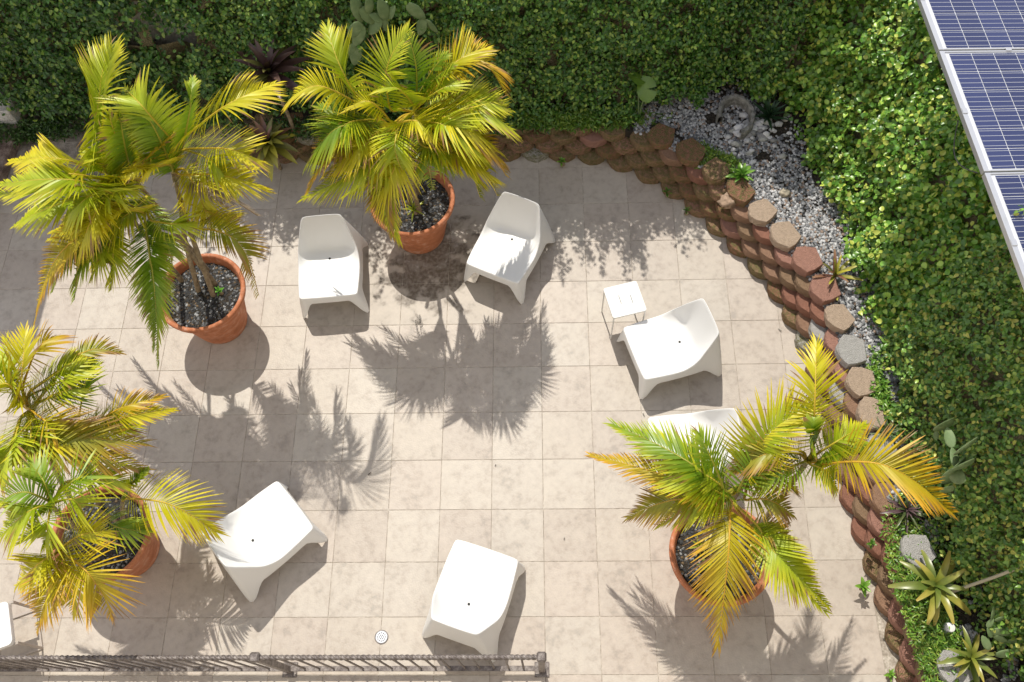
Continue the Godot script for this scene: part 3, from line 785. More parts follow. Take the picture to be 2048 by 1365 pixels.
func beds() -> void:
	var wl := smooth_line(WALL_LINE, 0.15)
	var hl := smooth_line(HEDGE_LINE, 0.15)
	var poly := PackedVector2Array()
	for i in wl.size():
		var t: Vector2 = (wl[mini(i + 1, wl.size() - 1)] - wl[maxi(i - 1, 0)]).normalized()
		poly.append(wl[i] + Vector2(t.y, -t.x) * 0.24)
	for p in [Vector2(4.0, 0.4), Vector2(4.0, -6.66), Vector2(-2.98, -6.66)]: poly.append(p)
	var s := Shape.new()
	var tris := Geometry2D.triangulate_polygon(poly)
	for i in range(0, tris.size(), 3):
		var q := []
		for j in 3: q.append(Vector3(poly[tris[i + j]].x, 0.40, poly[tris[i + j]].y))
		var up: float = (q[1] - q[0]).cross(q[2] - q[0]).y
		s.face(q if up > 0 else [q[0], q[2], q[1]])
	# side faces down to the ground
	for i in poly.size():
		var a := poly[i]; var b := poly[(i + 1) % poly.size()]
		s.face([Vector3(a.x, -0.05, a.y), Vector3(b.x, -0.05, b.y), Vector3(b.x, 0.40, b.y), Vector3(a.x, 0.40, a.y)])
	structure("planting_bed", s.mesh(M.soil, false))
	# pale gravel behind the cap blocks
	var stone := pebble(3)
	var where := []
	var tints := PackedColorArray()
	var tries := 0
	while where.size() < 17000 and tries < 150000:
		tries += 1
		var a: Vector2 = wl[rng.randi() % wl.size()]
		var p := a + Vector2(rng.randf_range(-0.1, 0.95), rng.randf_range(-1.1, 0.3))
		if p.x < 1.0 or p.y > 0.2: continue
		if not Geometry2D.is_point_in_polygon(p, poly): continue
		var n := noise.get_noise_2d(p.x * 2.2, p.y * 2.2)
		if p.y > -2.3 and n < 0.2: continue
		if p.y < -5.1 and n < -0.35: continue
		var size := rng.randf_range(0.008, 0.019)
		var b := Basis.from_euler(Vector3(rng.randf() * TAU, rng.randf() * TAU, rng.randf() * TAU)).scaled(Vector3(1, 0.75, 1.1) * size)
		where.append(Transform3D(b, Vector3(p.x, 0.404 + rng.randf() * 0.012, p.y)))
		var g := rng.randf()
		var w := pow(rng.randf(), 1.3)
		tints.append(Color(0.62, 0.62, 0.63) * w + Color(0.10, 0.105, 0.115) * (1 - w) if g < 0.9 else Color(0.30, 0.22, 0.17))
	var gr := Node3D.new()
	gr.name = numbered("gravel_bed")
	add_child(gr)
	gr.set_meta("label", "pale grey gravel spread behind the cap blocks of the curved wall")
	gr.set_meta("category", "gravel")
	gr.set_meta("kind", "stuff")
	scatter("gravel", stone, where, tints, gr)

func pebble(seed_: int) -> ArrayMesh:
	var r := RandomNumberGenerator.new()
	r.seed = seed_
	var s := Shape.new()
	s.coloured = true
	var phi := 1.618034
	var pts := [Vector3(-1, phi, 0), Vector3(1, phi, 0), Vector3(-1, -phi, 0), Vector3(1, -phi, 0), Vector3(0, -1, phi), Vector3(0, 1, phi), Vector3(0, -1, -phi), Vector3(0, 1, -phi), Vector3(phi, 0, -1), Vector3(phi, 0, 1), Vector3(-phi, 0, -1), Vector3(-phi, 0, 1)]
	for p in pts: s.at(p.normalized() * r.randf_range(0.75, 1.2))
	for f in [[0, 11, 5], [0, 5, 1], [0, 1, 7], [0, 7, 10], [0, 10, 11], [1, 5, 9], [5, 11, 4], [11, 10, 2], [10, 7, 6], [7, 1, 8], [3, 9, 4], [3, 4, 2], [3, 2, 6], [3, 6, 8], [3, 8, 9], [4, 9, 5], [2, 4, 11], [6, 2, 10], [8, 6, 7], [9, 8, 1]]:
		s.tri(f[0], f[1], f[2])
	return s.mesh(M.stone, false)

# ---------------------------------------------------------------- hedges
func small_leaf(length: float, width: float, fold := 0.25) -> ArrayMesh: # lies along +z, facing +y
	var s := Shape.new()
	s.coloured = true
	# oval outline with a folded midrib
	var mid := []
	for q in [[0.0, 0.0], [0.3, 0.02], [0.62, 0.0], [1.0, -0.13]]: mid.append(s.at(Vector3(0, q[1] * length, q[0] * length)))
	for sg in [-1.0, 1.0]:
		var a := s.at(Vector3(sg * width * 0.40, width * fold * 0.8, length * 0.17))
		var b := s.at(Vector3(sg * width * 0.50, width * fold, length * 0.45))
		var c := s.at(Vector3(sg * width * 0.33, width * fold * 0.5, length * 0.76))
		var f := [[mid[0], mid[1], a], [mid[1], b, a], [mid[1], mid[2], b], [mid[2], c, b], [mid[2], mid[3], c]]
		for t in f:
			if sg > 0: s.tri(t[0], t[2], t[1])
			else: s.tri(t[0], t[1], t[2])
	return s.mesh(M.leaf, true)

func hedge_run(called: String, label: String, line: Array, d0: float, d1: float, base: float, height: Callable, per_m2: float, leaf: ArrayMesh, size: Vector2, tints: Array, bulge: float, spread: float, gap: Callable, seed_: int, shoots: int, lean := 0.0, rise := 0.55) -> void:
	rng.seed = seed_
	var node := thing(called, label, "hedge")
	var step := 0.02
	# dark woody body
	var s := Shape.new()
	var prev := []
	var cols := 0
	var d := d0
	while d <= d1 + 0.001:
		var f := hedge_frame(line, d)
		var ring := []
		var hh: float = height.call(f[0])
		for j in 15:
			var y := lerpf(base, hh - 0.06, minf(j / 11.0, 1.0))
			var back := 0.0 if j <= 11 else (j - 11) * 0.16
			var o := hedge_bulge(f[0], y, bulge, spread) - 0.20 - back - lean * (y - base)
			var p: Vector2 = f[0] + f[1] * o
			ring.append(s.at(Vector3(p.x, y + (0.02 if j > 11 else 0.0), p.y)))
		if prev.size():
			for j in 14:
				if gap.call(s.v[ring[j]]) < 0.35: continue
				s.quad(prev[j], prev[j + 1], ring[j + 1], ring[j])
		prev = ring
		cols += 1
		d += 0.12
	part("branches", s.mesh(M.hedge_core, true), node)
	# leaves
	var where := []
	var cs := PackedColorArray()
	var area := (d1 - d0) * 2.3
	var count := int(area * per_m2)
	for i in count:
		var f := hedge_frame(line, rng.randf_range(d0, d1))
		var hh: float = height.call(f[0])
		var top := rng.randf() < 0.16
		var y := rng.randf_range(base - 0.05, hh) if not top else hh + rng.randf_range(-0.05, 0.05)
		var o := hedge_bulge(f[0], y, bulge, spread) + rng.randf_range(-0.15, 0.03) - lean * (y - base)
		if top: o -= rng.randf() * 0.6
		var p: Vector2 = f[0] + f[1] * o
		var pos := Vector3(p.x, y, p.y)
		if rng.randf() > gap.call(pos): continue
		if noise.get_noise_3d(pos.x * 4.5, pos.y * 4.5 + 70.0, pos.z * 4.5) < -0.22 and rng.randf() < 0.85: continue
		var n := Vector3(f[1].x, rise if not top else 2.0, f[1].y).normalized()
		n = (n + Vector3(rng.randfn(), rng.randfn(), rng.randfn()) * 0.45).normalized()
		leaf_at(where, cs, pos, n, rng.randf_range(size.x, size.y), tints)
	# upright young shoots along the top
	for i in shoots:
		var f := hedge_frame(line, rng.randf_range(d0, d1))
		var hh: float = height.call(f[0])
		var p: Vector2 = f[0] + f[1] * (hedge_bulge(f[0], hh, bulge, spread) - rng.randf() * 0.25)
		var dir := Vector3(f[1].x * rng.randf_range(0, 0.5) + rng.randf_range(-0.3, 0.3), 1.0, f[1].y * rng.randf_range(0, 0.5)).normalized()
		var len := rng.randf_range(0.15, 0.62)
		var k := 0.0
		while k < len:
			var pos := Vector3(p.x, hh - 0.05, p.y) + dir * k
			for q in 2:
				leaf_at(where, cs, pos + Vector3(rng.randfn(), rng.randfn(), rng.randfn()) * 0.02, Vector3(rng.randfn(), 0.6, rng.randfn()).normalized(), rng.randf_range(size.x, size.y), tints)
			k += 0.022
	scatter("foliage", leaf, where, cs, node)

func leaf_at(where: Array, cs: PackedColorArray, pos: Vector3, n: Vector3, size: float, tints: Array) -> void:
	var z := Vector3(rng.randfn(), rng.randfn() - 0.5, rng.randfn())
	z = (z - n * z.dot(n)).normalized()
	var x := n.cross(z)
	where.append(Transform3D(Basis(x * size, n * size, z * size), pos))
	var t: Color = tints[mini(int(pow(rng.randf(), 1.5) * tints.size()), tints.size() - 1)]
	cs.append(t * rng.randf_range(0.75, 1.3))

func hedge_frame(line: Array, d: float) -> Array:
	var i := clampi(int(d / 0.02), 0, line.size() - 1)
	var t: Vector2 = (line[mini(i + 10, line.size() - 1)] - line[maxi(i - 10, 0)]).normalized()
	return [line[i], Vector2(-t.y, t.x)]

func hedge_bulge(p: Vector2, y: float, bulge: float, spread: float) -> float:
	var n := noise.get_noise_3d(p.x * spread, y * spread, p.y * spread)
	var m := noise.get_noise_3d(p.x * spread * 3.1 + 40.0, y * spread * 3.1, p.y * spread * 3.1)
	return bulge * (n * 1.0 + m * 0.75 + 0.25)

func along(line: Array, x: float, z: float) -> float: # distance along the line nearest to a point
	var best := 0
	var bd := 1e9
	for i in line.size():
		var q: float = line[i].distance_squared_to(Vector2(x, z))
		if q < bd:
			bd = q
			best = i
	return best * 0.02

func hedges() -> void:
	var line := smooth_line(HEDGE_LINE, 0.02)
	var leaf := small_leaf(1.0, 0.62)
	var round_leaf := small_leaf(1.0, 0.78, 0.18)
	var a := along(line, -3.2, -6.3)
	var b := along(line, 2.50, -6.20)
	var c := along(line, 3.03, -3.2)
	var whole := func(_p: Vector3) -> float: return 1.0
	var dark := [Color(0.029, 0.088, 0.014), Color(0.046, 0.127, 0.020), Color(0.068, 0.171, 0.026), Color(0.110, 0.231, 0.037), Color(0.198, 0.297, 0.050)]
	var mid := [Color(0.041, 0.121, 0.018), Color(0.069, 0.172, 0.025), Color(0.103, 0.230, 0.034), Color(0.172, 0.310, 0.048), Color(0.287, 0.402, 0.069)]
	var olive := [Color(0.084, 0.186, 0.030), Color(0.126, 0.258, 0.041), Color(0.186, 0.330, 0.055), Color(0.288, 0.408, 0.072), Color(0.456, 0.468, 0.096)]
	var bright := [Color(0.092, 0.218, 0.029), Color(0.149, 0.310, 0.040), Color(0.230, 0.414, 0.057), Color(0.345, 0.506, 0.081), Color(0.506, 0.575, 0.103)]
	var low := func(_p: Vector2) -> float: return 2.12 + noise.get_noise_2d(_p.x * 0.9, 3.0) * 0.12
	var left_gap := func(p: Vector3) -> float:
		var q := Vector2((p.x + 3.55) / 0.55, (p.y - 1.3) / 0.26).length()
		var r := Vector2((p.x + 6.1) / 0.55, (p.y - 0.25) / 0.32).length()
		var m := noise.get_noise_3d(p.x * 4.0, p.y * 7.0, 2.0)
		return clampf((minf(q, r) - 0.55 - m * 1.1) * 1.6, 0.0, 1.0)
	hedge_run("fig_hedge", "dark glossy hedge with gaps showing white wall behind the largest palm", line, 0.3, a, 0.12, low, 3600.0, leaf, Vector2(0.034, 0.062), dark, 0.28, 1.5, left_gap, 5001, 120)
	hedge_run("fig_hedge", "dense small-leaved green hedge along the back above the mossy wall and cactus", line, a - 0.1, b, 0.36, low, 4300.0, leaf, Vector2(0.028, 0.052), mid, 0.28, 1.6, whole, 5002, 170, 0.0, 0.75)
	var high := func(p: Vector2) -> float: return clampf(lerpf(2.1, 2.72, (p.y + 5.9) / 1.3), 2.1, 2.72) + noise.get_noise_2d(p.x * 2.0, p.y * 2.0) * 0.15
	hedge_run("broadleaf_hedge", "tall sunlit hedge with broad lime green leaves under the solar panel edge", line, b - 0.25, c, 0.36, high, 4300.0, round_leaf, Vector2(0.032, 0.062), bright, 0.27, 1.7, whole, 5003, 0, 0.27, 1.7)
	var right := func(_p: Vector2) -> float: return 2.75
	hedge_run("fig_hedge", "fine-leaved olive green hedge behind the bromeliads and prickly pears", line, c - 0.15, line.size() * 0.02 - 0.3, 0.36, right, 5200.0, leaf, Vector2(0.026, 0.05), olive, 0.22, 1.9, whole, 5004, 40, 0.12, 1.3)
	rng.seed = 777

# ---------------------------------------------------------------- solar panels
func solar() -> void:
	# the array leans a little down and away from the garden
	var right := Vector3(0.992, -0.098, -0.076)
	var near := Vector3(0.077, 0.005, 0.997)
	var up := near.cross(right).normalized()
	var basis_ := Basis(right.normalized(), up, near.normalized())
	var origin := Vector3(2.759, 3.121, -4.274) # first cell corner of the middle panel
	var pitch := 0.158
	var names := ["solar panel farthest along the row, cut off beyond the hedge corner", "middle solar panel of the row with a cable hanging below its frame", "solar panel over the broad-leaved hedge, last of the row towards the house"]
	var cell := []
	for k in 3:
		var c := Shape.new()
		c.bevel_box(Vector3(0.152, 0.003, 0.152), 0.001)
		cell.append(c.mesh(M.cells[k], false))
	for k in 3:
		var p := thing("solar_panel", names[k], "solar panel", Vector3.ZERO, 0.0, "solar panels in one row")
		p.transform = Transform3D(basis_, origin + near.normalized() * (k - 1) * (pitch * 6 + 0.048))
		var w := pitch * 10
		var l := pitch * 6
		var f := Shape.new()
		var e := 0.019 # cells to frame edge
		f.bevel_box(Vector3(0.034, 0.04, l + 2 * e), 0.002, Transform3D(Basis(), Vector3(-0.045, -0.014, l / 2)))
		f.bevel_box(Vector3(0.034, 0.04, l + 2 * e), 0.002, Transform3D(Basis(), Vector3(w + 0.045, -0.014, l / 2)))
		f.bevel_box(Vector3(w + 0.056, 0.04, 0.012), 0.002, Transform3D(Basis(), Vector3(w / 2, -0.014, -0.0125)))
		f.bevel_box(Vector3(w + 0.056, 0.04, 0.012), 0.002, Transform3D(Basis(), Vector3(w / 2, -0.014, l + 0.0125)))
		part("frame", f.mesh(M.aluminium, false), p)
		var b := Shape.new()
		b.box(Vector3(-0.029, -0.012, -0.007), Vector3(w + 0.029, -0.003, l + 0.007))
		part("backsheet", b.mesh(M.backsheet, false), p)
		for i in 10:
			for j in 6:
				part("cell", cell[(i * 5 + j * 3 + k) % 3], p, Transform3D(Basis(), Vector3((i + 0.5) * pitch, -0.0012, (j + 0.5) * pitch)))
		var bb := Shape.new()
		for j in 6:
			for q in 4:
				var z := (j + (q + 0.5) / 4.0) * pitch
				bb.box(Vector3(0.0, 0.0002, z - 0.0012), Vector3(w, 0.0012, z + 0.0012))
		part("busbars", bb.mesh(M.busbar, false), p)
		var cl := Shape.new()
		cl.bevel_box(Vector3(0.035, 0.006, 0.045), 0.002)
		part("clamp", cl.mesh(M.aluminium, false), p, Transform3D(Basis(), Vector3(-0.043, 0.009, l * 0.52)))
		var cl2 := Shape.new()
		cl2.bevel_box(Vector3(0.04, 0.008, 0.03), 0.002)
		part("clamp", cl2.mesh(M.aluminium, false), p, Transform3D(Basis(), Vector3(pitch * 2.7, 0.009, l + 0.024)))
		if k == 1:
			var cb := Shape.new()
			var pts := []
			for i in 9:
				var t := i / 8.0
				pts.append(Vector3(-0.065 - 0.02 * sin(t * PI), -0.05 - 0.12 * sin(t * PI), l * 0.55 + t * l * 0.44))
			cb.tube(pts, range(9).map(func(_i): return 0.004), 5)
			part("cable", cb.mesh(M.dark), p)
	var rack := thing("panel_rack", "aluminium rack with posts carrying the solar panels above the hedge", "rack")
	rack.transform = Transform3D(basis_, origin)
	for x in [0.35, 1.35]:
		var r := Shape.new()
		r.bevel_box(Vector3(0.05, 0.05, 3.3), 0.003)
		part("rail", r.mesh(M.aluminium, false), rack, Transform3D(Basis(), Vector3(x, -0.062, 0.47)))
	for zz in [-0.9, 0.5, 1.9]:
		var cb := Shape.new()
		cb.bevel_box(Vector3(1.2, 0.05, 0.05), 0.003)
		part("beam", cb.mesh(M.aluminium, false), rack, Transform3D(Basis(), Vector3(0.85, -0.114, zz)))
	for q in [Vector2(1.35, -0.9), Vector2(1.35, 0.5), Vector2(1.35, 1.9)]:
		var foot: Vector3 = rack.transform * Vector3(q.x, -0.14, q.y)
		var po := Shape.new()
		po.bevel_box(Vector3(0.06, foot.y, 0.06), 0.004)
		var t := Transform3D(Basis(), Vector3(foot.x, foot.y / 2, foot.z))
		part("post", po.mesh(M.aluminium, false), rack, rack.transform.affine_inverse() * t)

# ---------------------------------------------------------------- palms and pots
func frond_colours(kind: String) -> Array: # rachis, leaflet base, leaflet tip, chance of a dry tip
	match kind:
		"g": return [Color(0.42, 0.40, 0.05), Color(0.16, 0.29, 0.014), Color(0.47, 0.50, 0.03), 0.12]
		"l": return [Color(0.60, 0.48, 0.05), Color(0.33, 0.43, 0.014), Color(0.70, 0.62, 0.028), 0.14]
		"y": return [Color(0.68, 0.48, 0.05), Color(0.52, 0.50, 0.014), Color(0.82, 0.63, 0.028), 0.2]
		"o": return [Color(0.70, 0.42, 0.04), Color(0.47, 0.40, 0.016), Color(0.74, 0.36, 0.025), 0.4]
		"b": return [Color(0.58, 0.38, 0.05), Color(0.28, 0.31, 0.02), Color(0.56, 0.28, 0.03), 0.6]
		_: return [Color(0.42, 0.26, 0.12), Color(0.28, 0.20, 0.12), Color(0.42, 0.34, 0.28), 0.9]

func make_frond(stem_top: Vector3, f: Array, seed_: int) -> ArrayMesh:
	var r := RandomNumberGenerator.new()
	r.seed = seed_
	var base: Vector3 = f[0]; var mid: Vector3 = f[1]; var tip: Vector3 = f[2]
	var kind: String = f[4]
	var cols := frond_colours(kind)
	var s := Shape.new()
	s.coloured = true
	var path := [stem_top, stem_top.lerp(base, 0.55) + Vector3.UP * 0.02, base, base.lerp(mid, 0.5) * 0.5 + (base.lerp(mid, 0.5) + (mid - base.lerp(tip, 0.5)) * 0.25) * 0.5, mid, mid.lerp(tip, 0.5) + (mid - base.lerp(tip, 0.5)) * 0.25, tip]
	var pts := []
	var rad := []
	for i in 25:
		var t := i / 24.0
		pts.append(through(path, t))
		rad.append(lerpf(0.013, 0.0025, t))
	s.tint = cols[0]
	s.tube(pts, rad, 6, false)
	var length := base.distance_to(mid) + mid.distance_to(tip)
	var n := clampi(int(length / 0.0205), 20, 66)
	var lmax: float = f[3] * (0.84 if f[3] > 0.2 else 1.0)
	var narrow := lmax < 0.16
	var side0 := Vector3()
	var lift0 := r.randf_range(0.12, 0.42)
	var droop := r.randf_range(0.10, 0.42)
	for i in n:
		var u := i / float(n - 1)
		var t := lerpf(0.30, 0.995, u)
		var p := through(path, t)
		var tg := (through(path, minf(t + 0.02, 0.9999)) - through(path, t - 0.02)).normalized()
		var side := tg.cross(Vector3.UP)
		if side.length() < 0.25: side = side0 if side0 != Vector3() else tg.cross(Vector3.RIGHT)
		side = (side - tg * side.dot(tg)).normalized()
		if side0 != Vector3():
			if side.dot(side0) < 0: side = -side
			side = side.lerp(side0, 0.6).normalized()
		side0 = side
		var nrm := side.cross(tg).normalized()
		if nrm.y < 0: nrm = -nrm
		var prof := (0.55 + 0.45 * smoothstep(0.0, 0.22, u)) * (1.0 - 0.62 * smoothstep(0.55, 1.0, u))
		for sg in [-1.0, 1.0]:
			if r.randf() < 0.025: continue
			var ang := deg_to_rad(lerpf(62.0, 16.0, pow(u, 1.4)) + r.randf_range(-4, 4))
			var d: Vector3 = (tg * cos(ang) + side * sg * sin(ang) + nrm * (lift0 + r.randf_range(-0.06, 0.06))).normalized()
			var L := lmax * prof * r.randf_range(0.92, 1.07)
			var W := (0.0068 if not narrow else 0.016) * (0.75 + 0.5 * prof) * r.randf_range(0.8, 1.15)
			var across := d.cross(nrm).normalized()
			across = across.rotated(d, r.randf_range(-0.3, 0.3) + sg * 0.35)
			var dr := droop * r.randf_range(0.85, 1.18)
			var drift := r.randf_range(0.8, 1.2)
			var dry: bool = r.randf() < cols[3]
			var dry_from := r.randf_range(0.45, 0.9) if dry else 2.0
			var prev := -1
			for j in 5:
				var x := j / 4.0
				var q: Vector3 = p + d * L * x + Vector3.DOWN * dr * L * x * x
				var w: float = W * [0.55, 1.0, 0.95, 0.62, 0.06][j]
				var c: Color = cols[1].lerp(cols[2], clampf(x * x * drift + (u - 0.4) * 0.3, 0, 1))
				if x > dry_from: c = Color(0.34, 0.19, 0.08) if kind != "d" else Color(0.30, 0.24, 0.21)
				s.tint = c * (0.88 + 0.24 * r.randf())
				var a := s.at(q - across * w)
				var b := s.at(q + across * w)
				if prev >= 0: s.quad(prev, prev + 1, b, a)
				prev = a
	return s.mesh(M.frond, true)

func palms() -> void:
	rng.seed = 3131
	var pot_labels := ["large terracotta pot of dark gravel holding the biggest many-stemmed palm", "terracotta pot standing on stained tiles between two white chairs", "terracotta pot half covered by drooping orange palm fronds near the railing", "terracotta pot with small succulents beside the block wall"]
	var palm_labels := ["biggest yellow green palm with many leaning stems in a terracotta pot", "rounded full yellow palm in the pot on stained tiles between white chairs", "palm with orange and dried brown fronds near the railing and wire-legged seat", "palm with dark green and orange fronds and one long bare leaning stem"]
	# outer wall, rolled rim, inside
	var pot := Shape.new()
	var prof := [Vector2(0.0, 0.0), Vector2(0.235, 0.0), Vector2(0.25, 0.012), Vector2(0.262, 0.06), Vector2(0.318, 0.33), Vector2(0.352, 0.505), Vector2(0.356, 0.515), Vector2(0.366, 0.519), Vector2(0.369, 0.53), Vector2(0.366, 0.538), Vector2(0.372, 0.545), Vector2(0.392, 0.552), Vector2(0.402, 0.562), Vector2(0.412, 0.60), Vector2(0.414, 0.617), Vector2(0.407, 0.629), Vector2(0.392, 0.633), Vector2(0.378, 0.629), Vector2(0.369, 0.615), Vector2(0.352, 0.55), Vector2(0.335, 0.46)]
	pot.lathe(prof, 56)
	var pm := pot.mesh(M.terracotta, true)
	var soil := Shape.new()
	soil.lathe([Vector2(0.348, 0.535), Vector2(0.30, 0.548), Vector2(0.15, 0.558), Vector2(0.0, 0.56)], 32)
	var soil_m := soil.mesh(M.soil, true)
	var stones := [pebble(21), pebble(22)]
	for k in 4:
		var at := Vector3(POTS[k].x, 0.0, POTS[k].y)
		var pt := thing("plant_pot", pot_labels[k], "plant pot", at, k * 1.3, "terracotta palm pots")
		part("body", pm, pt)
		part("soil", soil_m, pt)
		var where := []
		var tints := PackedColorArray()
		for i in 1500:
			var a := rng.randf() * TAU
			var d := sqrt(rng.randf()) * 0.345
			var size := rng.randf_range(0.007, 0.016)
			var b := Basis.from_euler(Vector3(rng.randf() * TAU, rng.randf() * TAU, 0)).scaled(Vector3(1, 0.7, 1.1) * size)
			where.append(Transform3D(b, Vector3(cos(a) * d, 0.562 - 0.07 * d + rng.randf() * 0.008, sin(a) * d)))
			var w := pow(rng.randf(), 5.0)
			tints.append(Color(0.028, 0.029, 0.031).lerp(Color(0.36, 0.37, 0.38), w) if rng.randf() < 0.93 else Color(0.16, 0.11, 0.06))
		scatter("gravel", stones[k % 2], where, tints, pt)
		var palm := thing("potted_palm", palm_labels[k], "palm", at + Vector3(0, 0.55, 0), 0.0, "potted palms")
		var tops: Array = PALM_STEMS[k]
		for i in tops.size():
			var a := TAU * i / tops.size() + k
			var foot := Vector3(cos(a) * 0.14, 0.0, sin(a) * 0.14)
			var top: Vector3 = tops[i] - palm.position
			var flat := Vector3(top.x, 0, top.z) * 0.5
			foot += flat.limit_length(0.14)
			var pts := []
			var rad := []
			for j in 15:
				var t := j / 14.0
				var q := foot.lerp(top, t) + Vector3.UP * 0.10 * sin(t * PI) * (1.0 if foot.distance_to(top) > 0.5 else 0.3)
				pts.append(q)
				rad.append(lerpf(0.024, 0.017, t) * (1.07 if j % 2 else 0.96) * (1.15 if j == 0 else 1.0))
			var st := Shape.new()
			st.tube(pts, rad, 9)
			part("stem", st.mesh(M.bark, true), palm)
		var fr: Array = PALM_FRONDS[k]
		for i in fr.size():
			var f: Array = fr[i].duplicate()
			var nearest: Vector3 = tops[0]
			for q in tops:
				if q.distance_to(f[0]) < nearest.distance_to(f[0]): nearest = q
			for j in 3: f[j] = f[j] - palm.position
			part("frond", make_frond(nearest - palm.position, f, 900 + k * 100 + i), palm)

# ---------------------------------------------------------------- chairs
func lounge_top(u: float, v: float) -> Vector3: # u -1..1 across, v 0 front .. 1 top of the back
	var hw := ramp_at([[0.0, 0.272], [0.3, 0.285], [0.55, 0.288], [0.7, 0.275], [0.85, 0.232], [1.0, 0.186]], v)
	var cz := ramp_at([[0.0, -0.03], [0.25, -0.20], [0.5, -0.39], [0.62, -0.50], [0.72, -0.585], [0.82, -0.635], [1.0, -0.725]], v)
	var ch := ramp_at([[0.0, 0.365], [0.25, 0.335], [0.5, 0.312], [0.62, 0.300], [0.72, 0.315], [0.82, 0.43], [1.0, 0.70]], v)
	var ez := ramp_at([[0.0, -0.035], [0.25, -0.19], [0.5, -0.37], [0.62, -0.465], [0.72, -0.54], [0.82, -0.61], [1.0, -0.72]], v)
	var eh := ramp_at([[0.0, 0.362], [0.25, 0.352], [0.5, 0.338], [0.62, 0.372], [0.72, 0.44], [0.82, 0.54], [1.0, 0.695]], v)
	var k := pow(absf(u), 3.4)
	return Vector3(u * hw, lerpf(ch, eh, k), lerpf(cz, ez, k))

func lounge_mesh() -> ArrayMesh:
	var q := 112
	# rounded-square loop in (u, v)
	var loop := []
	for i in q:
		var a := TAU * i / q + PI / q
		var x := cos(a); var y := sin(a)
		var k := pow(pow(absf(x), 20.0) + pow(absf(y), 20.0), -1.0 / 20.0)
		loop.append(Vector2(x * k, y * k))
	var rings := [] # each ring an array of points
	for j in range(1, 17):
		var r := pow(j / 16.0, 0.8)
		rings.append(loop.map(func(p): return lounge_top(p.x * r, 0.5 + 0.5 * p.y * r)))
	var edge: Array = rings[-1]
	var feet := []
	var reach := []
	for i in q:
		var p: Vector2 = loop[i]
		var g := Vector3(0.335 * p.x, 0.0, lerpf(0.005, -0.835, 0.5 + 0.5 * p.y))
		feet.append(g)
		var e: Vector3 = edge[i]
		# openings between the legs
		var open := 0.0
		var arch := 0.0
		if absf(p.x) > absf(p.y): # flank
			open = smoothstep(0.97, 0.52, absf(p.y + 0.02))
			arch = lerpf(0.27, 0.21, 0.5 + 0.5 * p.y)
		elif p.y < 0: # front
			open = smoothstep(0.97, 0.60, absf(p.x))
			arch = 0.285
		else: # rear
			open = smoothstep(0.97, 0.55, absf(p.x))
			arch = 0.33
		reach.append(lerpf(1.0, (e.y - arch) / e.y, open))
	var steps := [0.0, 0.05, 0.14, 0.32, 0.55, 0.8, 1.0]
	for j in range(1, steps.size() + 2):
		var ring := []
		for i in q:
			var e: Vector3 = edge[i]
			var g: Vector3 = feet[i]
			var out := Vector3(g.x - e.x, 0, g.z - e.z)
			var away := Vector3(loop[i].x * 0.8, 0, -loop[i].y).normalized()
			if out.length() < 0.02: out = away * 0.02
			var fillet := 0.012
			if j == 1: ring.append(e + away * fillet * 0.62 + Vector3.DOWN * fillet * 0.25)
			elif j == 2: ring.append(e + away * fillet + Vector3.DOWN * fillet * 0.95)
			else:
				var k: float = steps[j - 2] * reach[i]
				var start: Vector3 = e + away * fillet * 1.05 + Vector3.DOWN * fillet * 1.4
				var sag := 1.0 - pow(1.0 - k, 1.25)
				ring.append(Vector3(lerpf(start.x, g.x, lerpf(k, sag, 0.4)), lerpf(start.y, 0.0, k), lerpf(start.z, g.z, lerpf(k, sag, 0.4))))
		rings.append(ring)
	# outer skin, inner skin and the lip that joins them
	var s := Shape.new()
	var ids := []
	var centre := s.at(lounge_top(0, 0.5))
	for ring in rings:
		ids.append(ring.map(func(p): return s.at(p)))
	for i in q: s.tri(centre, ids[0][i], ids[0][(i + 1) % q])
	for j in rings.size() - 1:
		for i in q:
			s.quad(ids[j][i], ids[j + 1][i], ids[j + 1][(i + 1) % q], ids[j][(i + 1) % q])
	var outer_count := s.v.size()
	var nrm := PackedVector3Array()
	nrm.resize(outer_count)
	for t in range(0, s.ix.size(), 3):
		var f := (s.v[s.ix[t + 2]] - s.v[s.ix[t]]).cross(s.v[s.ix[t + 1]] - s.v[s.ix[t]])
		for k in 3: nrm[s.ix[t + k]] += f
	var tri_end := s.ix.size()
	for i in outer_count:
		var w: Vector3 = s.v[i] - nrm[i].normalized() * 0.007
		w.y = maxf(w.y, 0.0)
		s.at(w)
	for t in range(0, tri_end, 3):
		s.ix.append(s.ix[t] + outer_count); s.ix.append(s.ix[t + 2] + outer_count); s.ix.append(s.ix[t + 1] + outer_count)
	var last: Array = ids[-1]
	for i in q:
		var a: int = last[i]; var b: int = last[(i + 1) % q]
		s.quad(a, a + outer_count, b + outer_count, b)
	return s.mesh(M.white_plastic, true)

